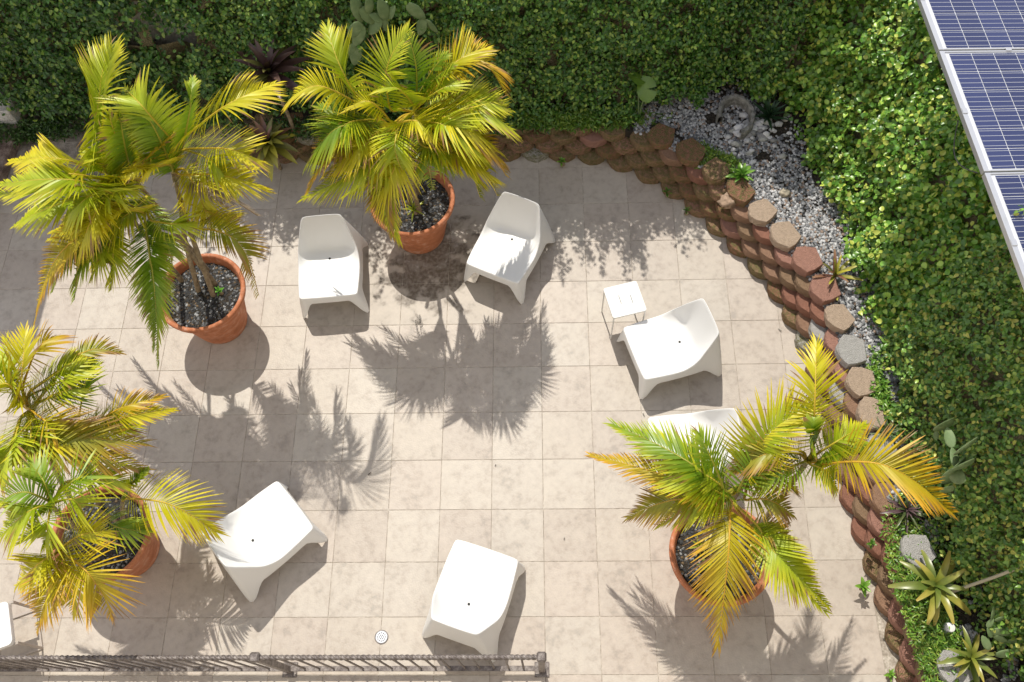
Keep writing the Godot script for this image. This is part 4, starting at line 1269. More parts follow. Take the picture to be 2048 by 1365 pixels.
func chairs() -> void:
	var mesh := lounge_mesh()
	var hole := Shape.new()
	hole.lathe([Vector2(0.0115, 0.0), Vector2(0.0115, 0.003), Vector2(0.0, 0.003)], 14)
	var hole_m := hole.mesh(M.dark, false)
	var set_ := [
		[Vector2(-2.00, -3.95), Vector2(0.085, 1.0), "white plastic lounge chair beside the biggest palm, turned to the railing"],
		[Vector2(-0.458, -4.18), Vector2(-0.418, 0.908), "white plastic lounge chair with palm shadow across its seat, by stained tiles"],
		[Vector2(0.832, -3.339), Vector2(-0.953, 0.302), "white plastic lounge chair next to the small white side table"],
		[Vector2(-2.085, -1.992), Vector2(0.757, -0.654), "white plastic lounge chair standing where the biggest palm throws its shadow"],
		[Vector2(-0.447, -1.603), Vector2(0.32, -0.947), "white plastic lounge chair with its back to the iron railing near the drain"],
		[Vector2(0.94, -2.45), Vector2(-0.995, 0.06), "white plastic lounge chair mostly hidden under dark green palm fronds"],
	]
	var first: Node3D
	for i in set_.size():
		var c: Array = set_[i]
		var turn := atan2(c[1].x, c[1].y)
		if i == 0:
			first = thing("lounge_chair", c[2], "chair", Vector3(c[0].x, 0.0, c[0].y), turn, "white plastic lounge chairs")
			part("shell", mesh, first)
			var h := lounge_top(0.0, 0.60)
			part("drain_hole", hole_m, first, Transform3D(Basis(), h + Vector3(0, 0.002, 0)))
		else:
			var d: Node3D = first.duplicate()
			d.name = numbered("lounge_chair")
			add_child(d)
			d.position = Vector3(c[0].x, 0.0, c[0].y)
			d.rotation.y = turn
			d.set_meta("label", c[2])

func rounded_plate(w: float, d: float, r: float, y0: float, y1: float, s: Shape) -> void:
	var ring := []
	for c in 4:
		for i in 6:
			var a := (c + i / 5.0) * PI / 2
			var cx: float = (w / 2 - r) * [1, -1, -1, 1][c]
			var cz: float = (d / 2 - r) * [1, 1, -1, -1][c]
			ring.append(Vector2(cx + cos(a) * r, cz + sin(a) * r))
	var n := ring.size()
	s.face(reversed(ring.map(func(p): return Vector3(p.x * 0.992, y1, p.y * 0.992))))
	s.face(ring.map(func(p): return Vector3(p.x, y0, p.y)))
	for i in n:
		var a: Vector2 = ring[i]; var b: Vector2 = ring[(i + 1) % n]
		var m := y1 - (y1 - y0) * 0.3
		s.face([Vector3(a.x, y0, a.y), Vector3(a.x, m, a.y), Vector3(b.x, m, b.y), Vector3(b.x, y0, b.y)])
		s.face([Vector3(a.x, m, a.y), Vector3(a.x * 0.992, y1, a.y * 0.992), Vector3(b.x * 0.992, y1, b.y * 0.992), Vector3(b.x, m, b.y)])

func reversed(a: Array) -> Array:
	var b := a.duplicate()
	b.reverse()
	return b

func furniture() -> void:
	# small side table with two slots in its top
	var at := Vector3(0.797, 0.0, -3.853)
	var t := thing("side_table", "small square white side table with two slots and thin metal legs", "table", at, 0.25)
	var s := Shape.new()
	rounded_plate(0.325, 0.325, 0.022, 0.445, 0.462, s)
	part("tabletop", s.mesh(M.white_paint, false), t)
	for x in [-0.045, 0.06]:
		var sl := Shape.new()
		sl.box(Vector3(x - 0.0022, 0.4615, -0.045 + x * 0.2), Vector3(x + 0.0022, 0.4628, 0.045 + x * 0.2))
		part("slot", sl.mesh(M.dark, false), t)
	for sx in [-1, 1]:
		for sz in [-1, 1]:
			var l := Shape.new()
			l.bevel_box(Vector3(0.012, 0.446, 0.012), 0.002)
			part("leg", l.mesh(M.white_paint, false), t, Transform3D(Basis(), Vector3(sx * 0.15, 0.223, sz * 0.15)))
	for sz in [-1, 1]:
		var l := Shape.new()
		l.bevel_box(Vector3(0.29, 0.012, 0.012), 0.002)
		part("stretcher", l.mesh(M.white_paint, false), t, Transform3D(Basis(), Vector3(0, 0.438, sz * 0.15)))
	# low seat on wire sled legs, cut by the picture's edge
	var c := thing("sled_chair", "white cushioned seat on thin brown metal sled legs by the railing", "chair", Vector3(-4.29, 0, -1.0), 0.35)
	var fr := Shape.new()
	for side in [0.0, 0.34]:
		fr = Shape.new()
		var z0: float = -0.17 + side
		for x in [0.0, -0.46]:
			fr.bevel_box(Vector3(0.014, 0.40, 0.022), 0.002, Transform3D(Basis(), Vector3(x, 0.20, z0)))
		fr.bevel_box(Vector3(0.46, 0.014, 0.022), 0.002, Transform3D(Basis(), Vector3(-0.23, 0.008, z0)))
		fr.bevel_box(Vector3(0.46, 0.014, 0.022), 0.002, Transform3D(Basis(), Vector3(-0.23, 0.394, z0)))
		part("sled_leg", fr.mesh(M.steel, false), c)
	for x in [0.0, -0.46]:
		var br := Shape.new()
		br.bevel_box(Vector3(0.016, 0.014, 0.34), 0.002)
		part("crossbar", br.mesh(M.steel, false), c, Transform3D(Basis(), Vector3(x, 0.01, 0.0)))
	var seat := Shape.new()
	rounded_plate(0.42, 0.36, 0.04, 0.402, 0.45, seat)
	part("seat", seat.mesh(M.white_plastic, false), c, Transform3D(Basis(), Vector3(-0.22, 0, 0)))
	var back := Shape.new()
	back.bevel_box(Vector3(0.05, 0.36, 0.38), 0.015)
	part("backrest", back.mesh(M.white_plastic, false), c, Transform3D(Basis(Vector3(0, 0, 1), 0.15), Vector3(-0.49, 0.60, 0)))
	# drain in the paving
	var d := thing("floor_drain", "round white perforated floor drain set in the paving by the railing", "drain", Vector3(-1.355, 0.0, -0.925))
	var ring := Shape.new()
	ring.lathe([Vector2(0.058, 0.0005), Vector2(0.058, 0.003), Vector2(0.052, 0.003)], 30)
	part("collar", ring.mesh(M.iron, true), d)
	var cover := Shape.new()
	cover.lathe([Vector2(0.051, 0.0), Vector2(0.051, 0.004), Vector2(0.048, 0.006), Vector2(0.0, 0.006)], 30)
	part("cover", cover.mesh(M.aluminium, false), d)
	for i in 19:
		var q := Vector2(0, 0)
		if i > 0: q = Vector2.from_angle(TAU * (i - 1) / (6.0 if i < 7 else 12.0)) * (0.016 if i < 7 else 0.033)
		var hl := Shape.new()
		hl.lathe([Vector2(0.0048, 0.0), Vector2(0.0048, 0.0068), Vector2(0.0, 0.0068)], 8)
		part("hole", hl.mesh(M.dark, false), d, Transform3D(Basis(), Vector3(q.x, 0, q.y)))

func twisted(length: float, r: float, turns: float, lobes: int, steps: int) -> ArrayMesh: # along +x
	var s := Shape.new()
	var sides := lobes * 4
	for i in steps + 1:
		var x := length * i / steps
		for k in sides:
			var a := TAU * k / sides
			var rr := r * (0.82 + 0.18 * cos(a * lobes))
			var b := a + TAU * turns * i / steps
			s.at(Vector3(x, cos(b) * rr, sin(b) * rr))
	for i in steps:
		for k in sides:
			var a := i * sides + k
			var b := i * sides + (k + 1) % sides
			s.quad(a, a + sides, b + sides, b)
	return s.mesh(M.iron, true)

func railing() -> void:
	var z := -0.666
	var r := thing("railing", "wrought iron railing with a twisted rope-like top rail and thin balusters", "railing", Vector3(0, 0, z))
	for x in [-5.6, -2.10, -0.012]:
		var p := Shape.new()
		p.bevel_box(Vector3(0.05, 1.0, 0.05), 0.005)
		var po := part("post", p.mesh(M.iron, false), r, Transform3D(Basis(), Vector3(x, 0.5, 0)))
		var cap := Shape.new()
		cap.bevel_box(Vector3(0.072, 0.05, 0.072), 0.012)
		part("cap", cap.mesh(M.iron, false), po, Transform3D(Basis(), Vector3(0, 0.50, 0)))
		var fl := Shape.new()
		fl.bevel_box(Vector3(0.12, 0.012, 0.12), 0.003)
		part("base_plate", fl.mesh(M.iron, false), po, Transform3D(Basis(), Vector3(0, -0.494, 0)))
	for seg in [[-5.58, -2.13], [-2.07, -0.04]]:
		var len: float = seg[1] - seg[0]
		part("top_rail", twisted(len, 0.021, len / 0.16, 4, int(len / 0.012)), r, Transform3D(Basis(), Vector3(seg[0], 0.985, 0)))
		var b := Shape.new()
		b.bevel_box(Vector3(len, 0.012, 0.042), 0.002)
		part("bottom_rail", b.mesh(M.iron, false), r, Transform3D(Basis(), Vector3((seg[0] + seg[1]) / 2, 0.105, 0)))
		var bar := twisted(0.84, 0.0088, 7.0, 4, 60)
		var plain_bar := Shape.new()
		plain_bar.bevel_box(Vector3(0.84, 0.013, 0.013), 0.002)
		var pb := plain_bar.mesh(M.iron, false)
		var n := int(len / 0.113)
		for i in range(1, n):
			var x: float = seg[0] + len * i / n
			part("baluster", bar if i % 3 else pb, r, Transform3D(Basis(Vector3(0, 0, 1), PI / 2), Vector3(x, 0.108 + (0.0 if i % 3 else 0.42), 0)))

# ---------------------------------------------------------------- plants
func strap_leaf(length: float, width: float, arch: float, mat: Material, tint0: Color, tint1: Color, seed_: int, pointed := true) -> ArrayMesh:
	# broad arching leaf with a folded midrib, along +z
	var r := RandomNumberGenerator.new()
	r.seed = seed_
	var s := Shape.new()
	s.coloured = true
	var n := 9
	var prev := []
	for i in n:
		var t := i / float(n - 1)
		var w := width * 0.5 * pow(sin(PI * lerpf(0.16, 1.0 if pointed else 0.93, pow(t, 0.9))), 0.75)
		var y := length * (0.25 * t - arch * t * t)
		var z := length * t * (1.0 - 0.18 * arch * t)
		var c := tint0.lerp(tint1, clampf(t * t + r.randf_range(-0.12, 0.12), 0, 1))
		var row := []
		for k in [-1.0, 0.0, 1.0]:
			s.tint = c * (0.9 + 0.2 * r.randf()) * (1.12 if k == 0.0 else 1.0)
			row.append(s.at(Vector3(k * w, y + absf(k) * w * 0.35, z)))
		if prev.size():
			s.quad(prev[0], prev[1], row[1], row[0])
			s.quad(prev[1], prev[2], row[2], row[1])
		prev = row
	return s.mesh(mat, true)

func rosette(called: String, label: String, category: String, at: Vector3, count: int, length: float, width: float, lift: Vector2, arch: float, tints: Array, seed_: int, pointed := true, stem := 0.0) -> Node3D:
	var r := RandomNumberGenerator.new()
	r.seed = seed_
	var o := thing(called, label, category, at)
	var kinds := []
	for k in tints.size():
		kinds.append(strap_leaf(length, width, arch, M.leaf, tints[k][0], tints[k][1], seed_ + k, pointed))
	if stem > 0.0:
		var st := Shape.new()
		st.tube([Vector3(0, -stem, 0), Vector3(0.02, -stem * 0.5, 0.01), Vector3.ZERO], [0.022, 0.019, 0.016], 7)
		part("stem", st.mesh(M.bark), o)
	for i in count:
		var ring := i / float(count)
		var yaw := i * 2.39996 + r.randf_range(-0.2, 0.2)
		var e := lerpf(lift.x, lift.y, ring) + r.randf_range(-0.1, 0.1)
		var b := Basis(Vector3.UP, yaw) * Basis(Vector3.RIGHT, -e)
		b = b.scaled_local(Vector3.ONE * lerpf(1.0, 0.62, ring) * r.randf_range(0.85, 1.12))
		part("leaf", kinds[r.randi() % kinds.size()], o, Transform3D(b, Vector3(0, ring * 0.05, 0)))
	return o

func pad_mesh() -> ArrayMesh: # prickly pear pad from the origin along +y, 1 long
	var s := Shape.new()
	var rows := 9
	var sides := 14
	for i in rows:
		var t := i / float(rows - 1)
		var w := 0.25 * pow(sin(PI * lerpf(0.07, 0.985, pow(t, 0.85))), 0.62)
		for k in sides:
			var a := TAU * k / sides
			s.at(Vector3(cos(a) * w, t, sin(a) * w * 0.26 + 0.02 * sin(t * 3.0)))
	for i in rows - 1:
		for k in sides:
			var a := i * sides + k
			var b := i * sides + (k + 1) % sides
			s.quad(a, a + sides, b + sides, b)
	var top := s.at(Vector3(0, 1.0, 0))
	for k in sides: s.tri((rows - 1) * sides + k, top, (rows - 1) * sides + (k + 1) % sides)
	return s.mesh(M.cactus, true)

func cactus(label: String, pads: Array, seed_: int) -> void:
	var r := RandomNumberGenerator.new()
	r.seed = seed_
	var root: Vector3 = pads[0][0]
	var o := thing("prickly_pear", label, "cactus", root)
	var m := pad_mesh()
	for p in pads:
		var a: Vector3 = p[0]; var b: Vector3 = p[1]
		var len := a.distance_to(b)
		var y := (b - a).normalized()
		var z := Vector3(0, 0.7, 1).rotated(Vector3.UP, r.randf_range(-0.9, 0.9)) if p.size() < 3 else Vector3(p[2])
		z = (z - y * z.dot(y)).normalized()
		var x := y.cross(z)
		var wd: float = len if len < 0.24 else 0.24
		part("pad", m, o, Transform3D(Basis(x * wd, y * len, z * wd), a - root))

func cacti() -> void:
	cactus("grey green prickly pear climbing the hedge behind the rounded yellow palm", [[Vector3(-1.538, 1.838, -5.930), Vector3(-1.668, 1.584, -5.930)], [Vector3(-1.550, 1.868, -5.930), Vector3(-1.697, 1.691, -5.930)], [Vector3(-1.569, 2.156, -5.930), Vector3(-1.540, 1.874, -5.930)], [Vector3(-1.517, 2.042, -5.930), Vector3(-1.442, 1.847, -5.930)], [Vector3(-1.334, 1.879, -5.930), Vector3(-1.461, 1.965, -5.930)], [Vector3(-1.308, 1.902, -5.930), Vector3(-1.349, 2.132, -5.930)], [Vector3(-1.293, 1.913, -5.930), Vector3(-1.218, 2.050, -5.930)], [Vector3(-1.365, 1.904, -5.930), Vector3(-1.508, 1.729, -5.930)], [Vector3(-1.449, 1.982, -5.930), Vector3(-1.437, 2.169, -5.930)], [Vector3(-1.107, 2.069, -5.930), Vector3(-0.976, 1.892, -5.930)], [Vector3(-0.976, 1.892, -5.930), Vector3(-0.883, 1.721, -5.930)], [Vector3(-0.985, 1.892, -5.930), Vector3(-1.053, 1.702, -5.930)], [Vector3(-1.078, 2.057, -5.930), Vector3(-1.077, 1.930, -5.930)], [Vector3(-1.663, 1.609, -5.930), Vector3(-1.735, 1.458, -5.930)], [Vector3(-1.640, 1.583, -5.930), Vector3(-1.716, 1.338, -5.930)], [Vector3(-1.332, 1.891, -5.930), Vector3(-1.344, 1.760, -5.930)]], 7)
	cactus("upright pale prickly pear with narrow pads in front of the olive hedge", [[Vector3(3.000, 1.237, -1.859), Vector3(3.000, 1.462, -1.917)], [Vector3(3.000, 1.462, -1.917), Vector3(3.000, 1.475, -2.064)], [Vector3(3.000, 1.475, -2.064), Vector3(3.000, 1.465, -2.221)], [Vector3(3.000, 1.242, -2.201), Vector3(3.000, 1.293, -2.263)], [Vector3(3.000, 1.289, -2.256), Vector3(3.000, 1.569, -2.250)], [Vector3(3.000, 1.506, -2.004), Vector3(3.000, 1.861, -2.008)], [Vector3(3.000, 1.393, -1.900), Vector3(3.000, 1.626, -1.940)], [Vector3(3.000, 1.454, -1.901), Vector3(3.000, 1.740, -1.892)], [Vector3(3.000, 1.356, -1.915), Vector3(3.000, 1.565, -1.786)], [Vector3(3.000, 1.193, -1.807), Vector3(3.000, 1.356, -1.810)]], 8)
	cactus("small prickly pear with round pads beside the yellow green bromeliad", [[Vector3(3.326, 0.767, -0.824), Vector3(3.276, 0.829, -0.887)], [Vector3(3.276, 0.829, -0.887), Vector3(3.311, 0.883, -0.940)], [Vector3(3.302, 0.876, -0.934), Vector3(3.295, 0.954, -1.011)], [Vector3(3.321, 0.870, -0.928), Vector3(3.395, 0.895, -0.952)], [Vector3(3.306, 0.808, -0.865), Vector3(3.470, 0.789, -0.846)], [Vector3(3.342, 0.776, -0.834), Vector3(3.447, 0.732, -0.789)], [Vector3(3.310, 0.720, -0.741), Vector3(3.251, 0.776, -0.834)], [Vector3(3.346, 0.720, -0.706), Vector3(3.515, 0.720, -0.727)], [Vector3(3.439, 0.736, -0.792), Vector3(3.558, 0.758, -0.814)]], 9)

func plants() -> void:
	var green := [[Color(0.06, 0.15, 0.02), Color(0.12, 0.22, 0.03)], [Color(0.09, 0.19, 0.025), Color(0.17, 0.27, 0.04)]]
	var gold := [[Color(0.13, 0.17, 0.03), Color(0.36, 0.31, 0.06)], [Color(0.20, 0.23, 0.035), Color(0.46, 0.36, 0.09)], [Color(0.11, 0.16, 0.03), Color(0.24, 0.25, 0.06)]]
	var dusky := [[Color(0.085, 0.045, 0.042), Color(0.14, 0.085, 0.065)], [Color(0.15, 0.15, 0.045), Color(0.26, 0.24, 0.07)], [Color(0.07, 0.04, 0.042), Color(0.11, 0.065, 0.06)], [Color(0.08, 0.045, 0.04), Color(0.12, 0.075, 0.06)]]
	var mixed := [[Color(0.22, 0.21, 0.04), Color(0.46, 0.42, 0.07)], [Color(0.16, 0.06, 0.045), Color(0.32, 0.19, 0.11)], [Color(0.36, 0.34, 0.04), Color(0.62, 0.54, 0.08)], [Color(0.12, 0.13, 0.04), Color(0.26, 0.24, 0.08)]]
	rosette("ti_plant", "ti plant with yellow and dark red leaves spilling over the paving edge", "plant", Vector3(-2.76, 0.40, -5.74), 36, 0.40, 0.09, Vector2(-0.2, 1.2), 0.42, mixed, 61, true, 0.40)
	rosette("ti_plant", "tall dusky purple ti plant standing against the dark hedge", "plant", Vector3(-2.55, 1.2, -5.95), 30, 0.50, 0.10, Vector2(-0.2, 1.25), 0.3, dusky, 62, true, 1.2)
	rosette("bromeliad", "large golden green bromeliad with broad leaves above the grey cap block", "bromeliad", Vector3(3.05, 0.58, -1.22), 17, 0.36, 0.066, Vector2(0.0, 1.0), 0.5, gold, 63, false, 0.18)
	rosette("bromeliad", "yellow green bromeliad beside the prickly pear and pale grey cap block", "bromeliad", Vector3(3.22, 0.55, -0.70), 16, 0.28, 0.05, Vector2(0.0, 1.0), 0.45, gold, 64, true, 0.14)
	rosette("bromeliad", "small strappy bromeliad leaning over a cap block from the gravel", "bromeliad", Vector3(2.74, 0.46, -4.06), 14, 0.28, 0.04, Vector2(0.15, 1.2), 0.25, mixed, 65, false)
	rosette("agave", "dark green spiky agave beside the pale rocks under the hedge", "agave", Vector3(2.36, 0.45, -5.93), 26, 0.24, 0.035, Vector2(0.1, 1.25), 0.12, [[Color(0.03, 0.07, 0.03), Color(0.05, 0.10, 0.05)], [Color(0.025, 0.06, 0.03), Color(0.045, 0.09, 0.045)]], 66, true)
	rosette("leafy_plant", "bright green leafy plant growing below the pale rocks", "plant", Vector3(2.0, 0.49, -5.18), 16, 0.17, 0.05, Vector2(0.0, 1.0), 0.3, [[Color(0.07, 0.19, 0.02), Color(0.13, 0.28, 0.03)], [Color(0.10, 0.24, 0.03), Color(0.20, 0.34, 0.05)]], 67, true, 0.09)
	rosette("succulent", "purple green narrow-leaved rosette behind the grey cap block", "plant", Vector3(2.98, 0.47, -1.85), 34, 0.2, 0.026, Vector2(0.0, 1.2), 0.3, [[Color(0.07, 0.10, 0.04), Color(0.14, 0.16, 0.06)], [Color(0.10, 0.06, 0.07), Color(0.14, 0.10, 0.10)]], 68)
	rosette("succulent", "grey green needle-leaved tuft behind the tan cap blocks", "plant", Vector3(2.93, 0.46, -2.52), 40, 0.17, 0.014, Vector2(0.1, 1.35), 0.15, [[Color(0.14, 0.19, 0.10), Color(0.26, 0.30, 0.18)], [Color(0.10, 0.15, 0.07), Color(0.2, 0.24, 0.13)]], 69)
	# seedlings in the pots
	rosette("seedling", "small yellow green palm seedling in the pot on stained tiles", "plant", Vector3(POTS[1].x + 0.02, 0.60, POTS[1].y + 0.12), 16, 0.15, 0.016, Vector2(0.2, 1.3), 0.35, [[Color(0.24, 0.29, 0.02), Color(0.40, 0.40, 0.04)]], 70, true, 0.04)
	rosette("seedling", "tiny bright green weed in the dark gravel of the biggest palm's pot", "plant", Vector3(POTS[0].x + 0.16, 0.575, POTS[0].y - 0.02), 10, 0.06, 0.025, Vector2(0.1, 1.0), 0.2, [[Color(0.10, 0.28, 0.03), Color(0.16, 0.36, 0.05)]], 71, true, 0.02)
	rosette("succulent", "spiky lime succulent in the pot beside the block wall", "plant", Vector3(POTS[3].x - 0.17, 0.59, POTS[3].y - 0.06), 22, 0.11, 0.016, Vector2(0.0, 1.3), 0.2, [[Color(0.26, 0.30, 0.03), Color(0.42, 0.42, 0.06)]], 72, true, 0.03)
	rosette("succulent", "rounded green aloe pup in the pot beside the block wall", "plant", Vector3(POTS[3].x - 0.13, 0.59, POTS[3].y + 0.10), 12, 0.09, 0.03, Vector2(0.1, 1.2), 0.2, [[Color(0.13, 0.21, 0.03), Color(0.25, 0.30, 0.05)]], 73, true, 0.03)
	# weeds along the foot of the block wall
	var weeds := [[Vector3(2.66, 0.12, -1.30), 0.10, "fresh green weed sprouting from the lowest blocks beside palm shadow"], [Vector3(1.34, 0.06, -5.30), 0.07, "green weed at the foot of the shaded mossy blocks"], [Vector3(0.26, 0.07, -5.70), 0.07, "small green weed in the mossy wall below the clipped grass"], [Vector3(1.52, 0.05, -5.08), 0.055, "low green weed where the curved wall meets shaded paving"], [Vector3(2.78, 0.07, -0.62), 0.06, "small weed at the wall foot near the last grey blocks"], [Vector3(2.72, 0.30, -1.62), 0.06, "tiny weed between blocks under the golden bromeliad"]]
	for i in weeds.size():
		rosette("weed", weeds[i][2], "weed", weeds[i][0], 9, weeds[i][1], weeds[i][1] * 0.4, Vector2(0.1, 1.0), 0.25, green if i % 2 else [[Color(0.12, 0.27, 0.03), Color(0.22, 0.36, 0.05)]], 80 + i, true, 0.05)
	# plant with big round leaves against the hedge
	var big := thing("round_leaf_plant", "plant with two big round lime green leaves in front of the hedge", "plant", Vector3(1.05, 0.5, -5.98))
	for q in [[Vector3(0.02, 0.50, 0.12), 0.0, 0.11], [Vector3(-0.07, 0.55, 0.02), 2.2, 0.10]]:
		var s := Shape.new()
		s.coloured = true
		s.tint = Color(0.15, 0.24, 0.035)
		var c := s.at(Vector3.ZERO)
		var ring := []
		for i in 25:
			var a := lerpf(0.25, TAU - 0.25, i / 24.0)
			s.tint = Color(0.12, 0.21, 0.03) * (0.9 + 0.2 * fmod(i * 0.37, 1.0))
			ring.append(s.at(Vector3(cos(a), 0.12 * sin(a * 3.0) - 0.1, sin(a)) * q[2] * (1.0 - 0.12 * cos(a * 2))))
		for i in 24: s.tri(c, ring[i + 1], ring[i])
		var lf := part("leaf", s.mesh(M.leaf, true), big, Transform3D(Basis(Vector3.UP, q[1]) * Basis(Vector3.RIGHT, 0.5), q[0]))
		var st := Shape.new()
		st.tube([Vector3(0, -0.05, 0), q[0] * 0.5, q[0]], [0.008, 0.007, 0.005], 6)
		part("stalk", st.mesh(M.cactus), big)
	cacti()
	ground_cover()

func ground_cover() -> void:
	# clipped grass and moss on the back of the bed, ferny cover behind the caps
	var blade := small_leaf(1.0, 0.30, 0.2)
	var sets := [
		["grass_patch", "strip of short bright green grass on top of the mossy wall", "grass", [Vector3(-0.35, 0.40, -6.05), Vector3(0.85, 0.40, -5.98)], Vector2(0.95, 0.14), 5600, Vector2(0.03, 0.065), [Color(0.09, 0.19, 0.02), Color(0.14, 0.25, 0.03), Color(0.20, 0.29, 0.04)]],
		["ground_cover", "green creeping cover between the gravel and the pale rocks", "ground cover", [Vector3(1.62, 0.40, -5.55), Vector3(1.95, 0.41, -5.28)], Vector2(0.28, 0.16), 2200, Vector2(0.025, 0.05), [Color(0.10, 0.20, 0.02), Color(0.17, 0.28, 0.03), Color(0.24, 0.33, 0.05)]],
		["ground_cover", "ferny lime ground cover round the golden bromeliad", "ground cover", [Vector3(2.97, 0.41, -1.6), Vector3(3.12, 0.41, -0.5)], Vector2(0.34, 0.42), 6500, Vector2(0.025, 0.05), [Color(0.10, 0.22, 0.025), Color(0.18, 0.31, 0.04), Color(0.27, 0.36, 0.06)]],
		["ground_cover", "bright green sprigs beside the tan cap blocks at the hedge foot", "ground cover", [Vector3(2.95, 0.43, -2.95), Vector3(2.98, 0.45, -2.7)], Vector2(0.14, 0.30), 1800, Vector2(0.03, 0.06), [Color(0.09, 0.22, 0.02), Color(0.16, 0.31, 0.04), Color(0.24, 0.37, 0.06)]],
		["ground_cover", "dark creeping greenery under the hedge by the ti plants", "ground cover", [Vector3(-2.5, 0.40, -5.95), Vector3(-0.4, 0.40, -5.95)], Vector2(1.3, 0.14), 4200, Vector2(0.03, 0.06), [Color(0.03, 0.085, 0.014), Color(0.05, 0.12, 0.02), Color(0.09, 0.17, 0.03)]],
		["ground_cover", "low dark greenery creeping over the brown kerb and plinth", "ground cover", [Vector3(-5.95, 0.12, -6.15), Vector3(-5.2, 0.05, -6.32)], Vector2(0.5, 0.16), 2400, Vector2(0.03, 0.06), [Color(0.03, 0.075, 0.012), Color(0.05, 0.11, 0.02), Color(0.08, 0.15, 0.03)]],
	]
	rng.seed = 4400
	for g in sets:
		var where := []
		var tints := PackedColorArray()
		for i in g[5]:
			var t := rng.randf()
			var c: Vector3 = g[3][0].lerp(g[3][1], t)
			var a := rng.randf() * TAU
			var q := sqrt(rng.randf())
			var p := c + Vector3(cos(a) * q * g[4].x * 0.6, 0, sin(a) * q * g[4].y)
			var lump := noise.get_noise_2d(p.x * 5.0, p.z * 5.0)
			p.y += maxf(0.0, (1.0 - q * q) * 0.10 + lump * 0.07) * rng.randf()
			leaf_at(where, tints, p, Vector3(rng.randfn() * 0.6, 1.0, rng.randfn() * 0.6).normalized(), rng.randf_range(g[6].x, g[6].y), g[7])
		var o := Node3D.new()
		o.name = numbered(g[0])
		add_child(o)
		tag(o, g[1], g[2])
		o.set_meta("kind", "stuff")
		scatter("leaves", blade, where, tints, o)

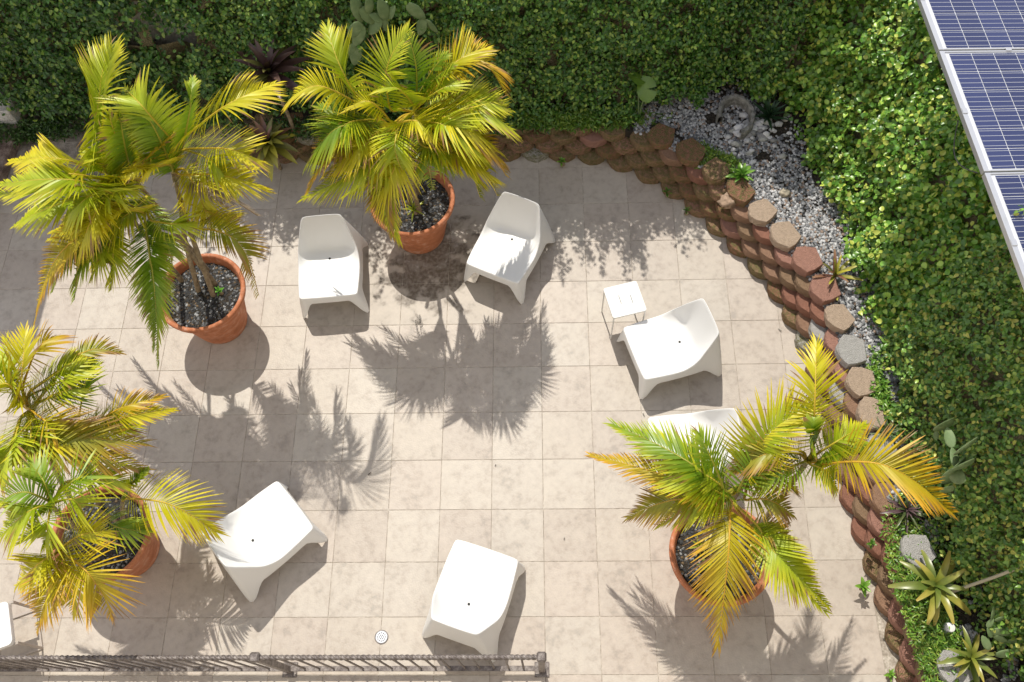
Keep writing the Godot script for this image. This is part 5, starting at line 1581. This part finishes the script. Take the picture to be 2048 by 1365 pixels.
func small_things() -> void:
	rng.seed = 991
	# broken concrete ring of a dry pond and the pale rocks in it
	var ring := thing("pond_ring", "broken round concrete pond rim half filled with pale rocks", "pond rim", Vector3(2.03, 0.40, -5.93))
	var s := Shape.new()
	var n := 26
	var prev := []
	for i in n:
		var a := lerpf(-0.2, 4.6, i / float(n - 1))
		var c := Vector2(-cos(a), -sin(a))
		var row := []
		for q in [[0.225, 0.0], [0.222, 0.12], [0.21, 0.135], [0.185, 0.137], [0.172, 0.12], [0.17, 0.0]]:
			var w: float = q[0] + rng.randf_range(-0.005, 0.005)
			row.append(s.at(Vector3(c.x * w * 0.85, q[1] + rng.randf_range(-0.006, 0.006), c.y * w * 1.15)))
		if prev.size():
			for k in 5: s.quad(prev[k], row[k], row[k + 1], prev[k + 1])
		prev = row
	part("rim", s.mesh(M.concrete, false), ring)
	for k in 58:
		var p := Vector2(rng.randfn() * 0.15 + 0.12, rng.randfn() * 0.14 + 0.12)
		if p.x < -0.12: p.x = 0.1
		var size := rng.randf_range(0.024, 0.05)
		var tone := rng.randf_range(0.25, 0.8)
		var key := "rock%d" % (k % 5)
		if not M.has(key):
			var pm := plain(lin(0.5, 0.5, 0.52) * 1.0, 0.8)
			var v: float = [0.74, 0.60, 0.45, 0.30, 0.68][k % 5]
			pm.albedo_color = lin(v, v * 0.99, v * 1.0 if k % 5 != 2 else v * 0.92)
			M[key] = pm
			var st := pebble(130 + k)
			st.surface_set_material(0, pm)
			M[key + "m"] = st
		var b := Basis.from_euler(Vector3(rng.randf() * TAU, rng.randf() * TAU, 0)).scaled(Vector3(1.15, 0.7, 0.85) * size)
		var o := part("rock", M[key + "m"], self, Transform3D(b, Vector3(2.03 + p.x, 0.415 + rng.randf() * 0.03, -5.86 + p.y)))
		o.name = numbered("rock")
		tag(o, "pale angular rock lying in and around the broken pond rim", "rock", "pale rocks by the pond rim")
	for q in [[Vector3(1.86, 0.43, -4.94), 0.09, Color(0.34, 0.24, 0.17), "peach and brown stone among the green cover on the wall"], [Vector3(2.42, 0.43, -5.02), 0.055, Color(0.42, 0.37, 0.28), "small tan stone in the gravel at the hedge foot"]]:
		var bs := Shape.new()
		var rows := 8
		var sides := 14
		for i in rows + 1:
			var th := PI * i / rows
			for k in sides:
				var a := TAU * k / sides
				var d := Vector3(sin(th) * cos(a), cos(th), sin(th) * sin(a))
				var f := 1.0 + noise.get_noise_3d(d.x * 1.7 + q[1] * 90, d.y * 1.7, d.z * 1.7) * 0.5
				bs.at(Vector3(d.x, clampf(d.y, -0.6, 0.62) * 0.75, d.z * 0.85) * f)
		for i in rows:
			for k in sides:
				var a := i * sides + k
				var b := i * sides + (k + 1) % sides
				bs.quad(a, b, b + sides, a + sides)
		var c: Color = q[2]
		var bm := surfaced(tex(128, 1000 + int(q[1] * 1000), [5.0, 30.0], [0.9, 0.8], [[0.0, c * 0.4], [0.5, c], [1.0, c * 1.5]], 1.2), 3.0, 0.95)
		var o := MeshInstance3D.new()
		o.name = numbered("boulder")
		o.mesh = bs.mesh(bm, true)
		add_child(o)
		o.position = q[0]
		o.scale = Vector3.ONE * q[1]
		tag(o, q[3], "boulder")
	# small white cup and a pale cane among the bromeliads
	var cup := thing("cup", "small upturned white cup under the golden bromeliad leaves", "cup", Vector3(3.16, 0.40, -0.93))
	var cs := Shape.new()
	cs.lathe([Vector2(0.047, 0.0), Vector2(0.049, 0.006), Vector2(0.036, 0.085), Vector2(0.032, 0.09), Vector2(0.0, 0.09)], 24)
	part("body", cs.mesh(M.white_plastic, true), cup)
	var rim := Shape.new()
	rim.lathe([Vector2(0.049, 0.0), Vector2(0.053, 0.003), Vector2(0.053, 0.008), Vector2(0.049, 0.011)], 24)
	part("rim", rim.mesh(M.white_plastic, true), cup)
	var cane := Shape.new()
	cane.tube([Vector3(3.16, 0.40, -1.18), Vector3(3.33, 0.98, -1.22), Vector3(3.52, 1.5, -1.28)], [0.014, 0.013, 0.012], 8)
	var cn := MeshInstance3D.new()
	cn.name = numbered("cane")
	cn.mesh = cane.mesh(M.pole, true)
	add_child(cn)
	tag(cn, "pale straight cane leaning from the golden bromeliad into the hedge", "cane")
	# a few dry leaf scraps on the paving
	for q in [Vector3(-0.407, 0.006, -2.419), Vector3(-1.569, 0.006, -2.33), Vector3(0.95, 0.006, -2.9), Vector3(1.62, 0.006, -3.55), Vector3(-0.9, 0.006, -1.2), Vector3(2.3, 0.006, -3.75), Vector3(0.2, 0.006, -1.75)]:
		var o := part("leaf_scrap", strap_leaf(rng.randf_range(0.02, 0.06), 0.010, 0.1, M.leaf, Color(0.06, 0.045, 0.03), Color(0.10, 0.07, 0.04), 5), self, Transform3D(Basis(Vector3.UP, rng.randf() * TAU), q))
		o.name = numbered("leaf_scrap")
		tag(o, "tiny dry brown leaf scrap lying on the sunlit paving", "leaf", "dry leaf scraps on the paving")
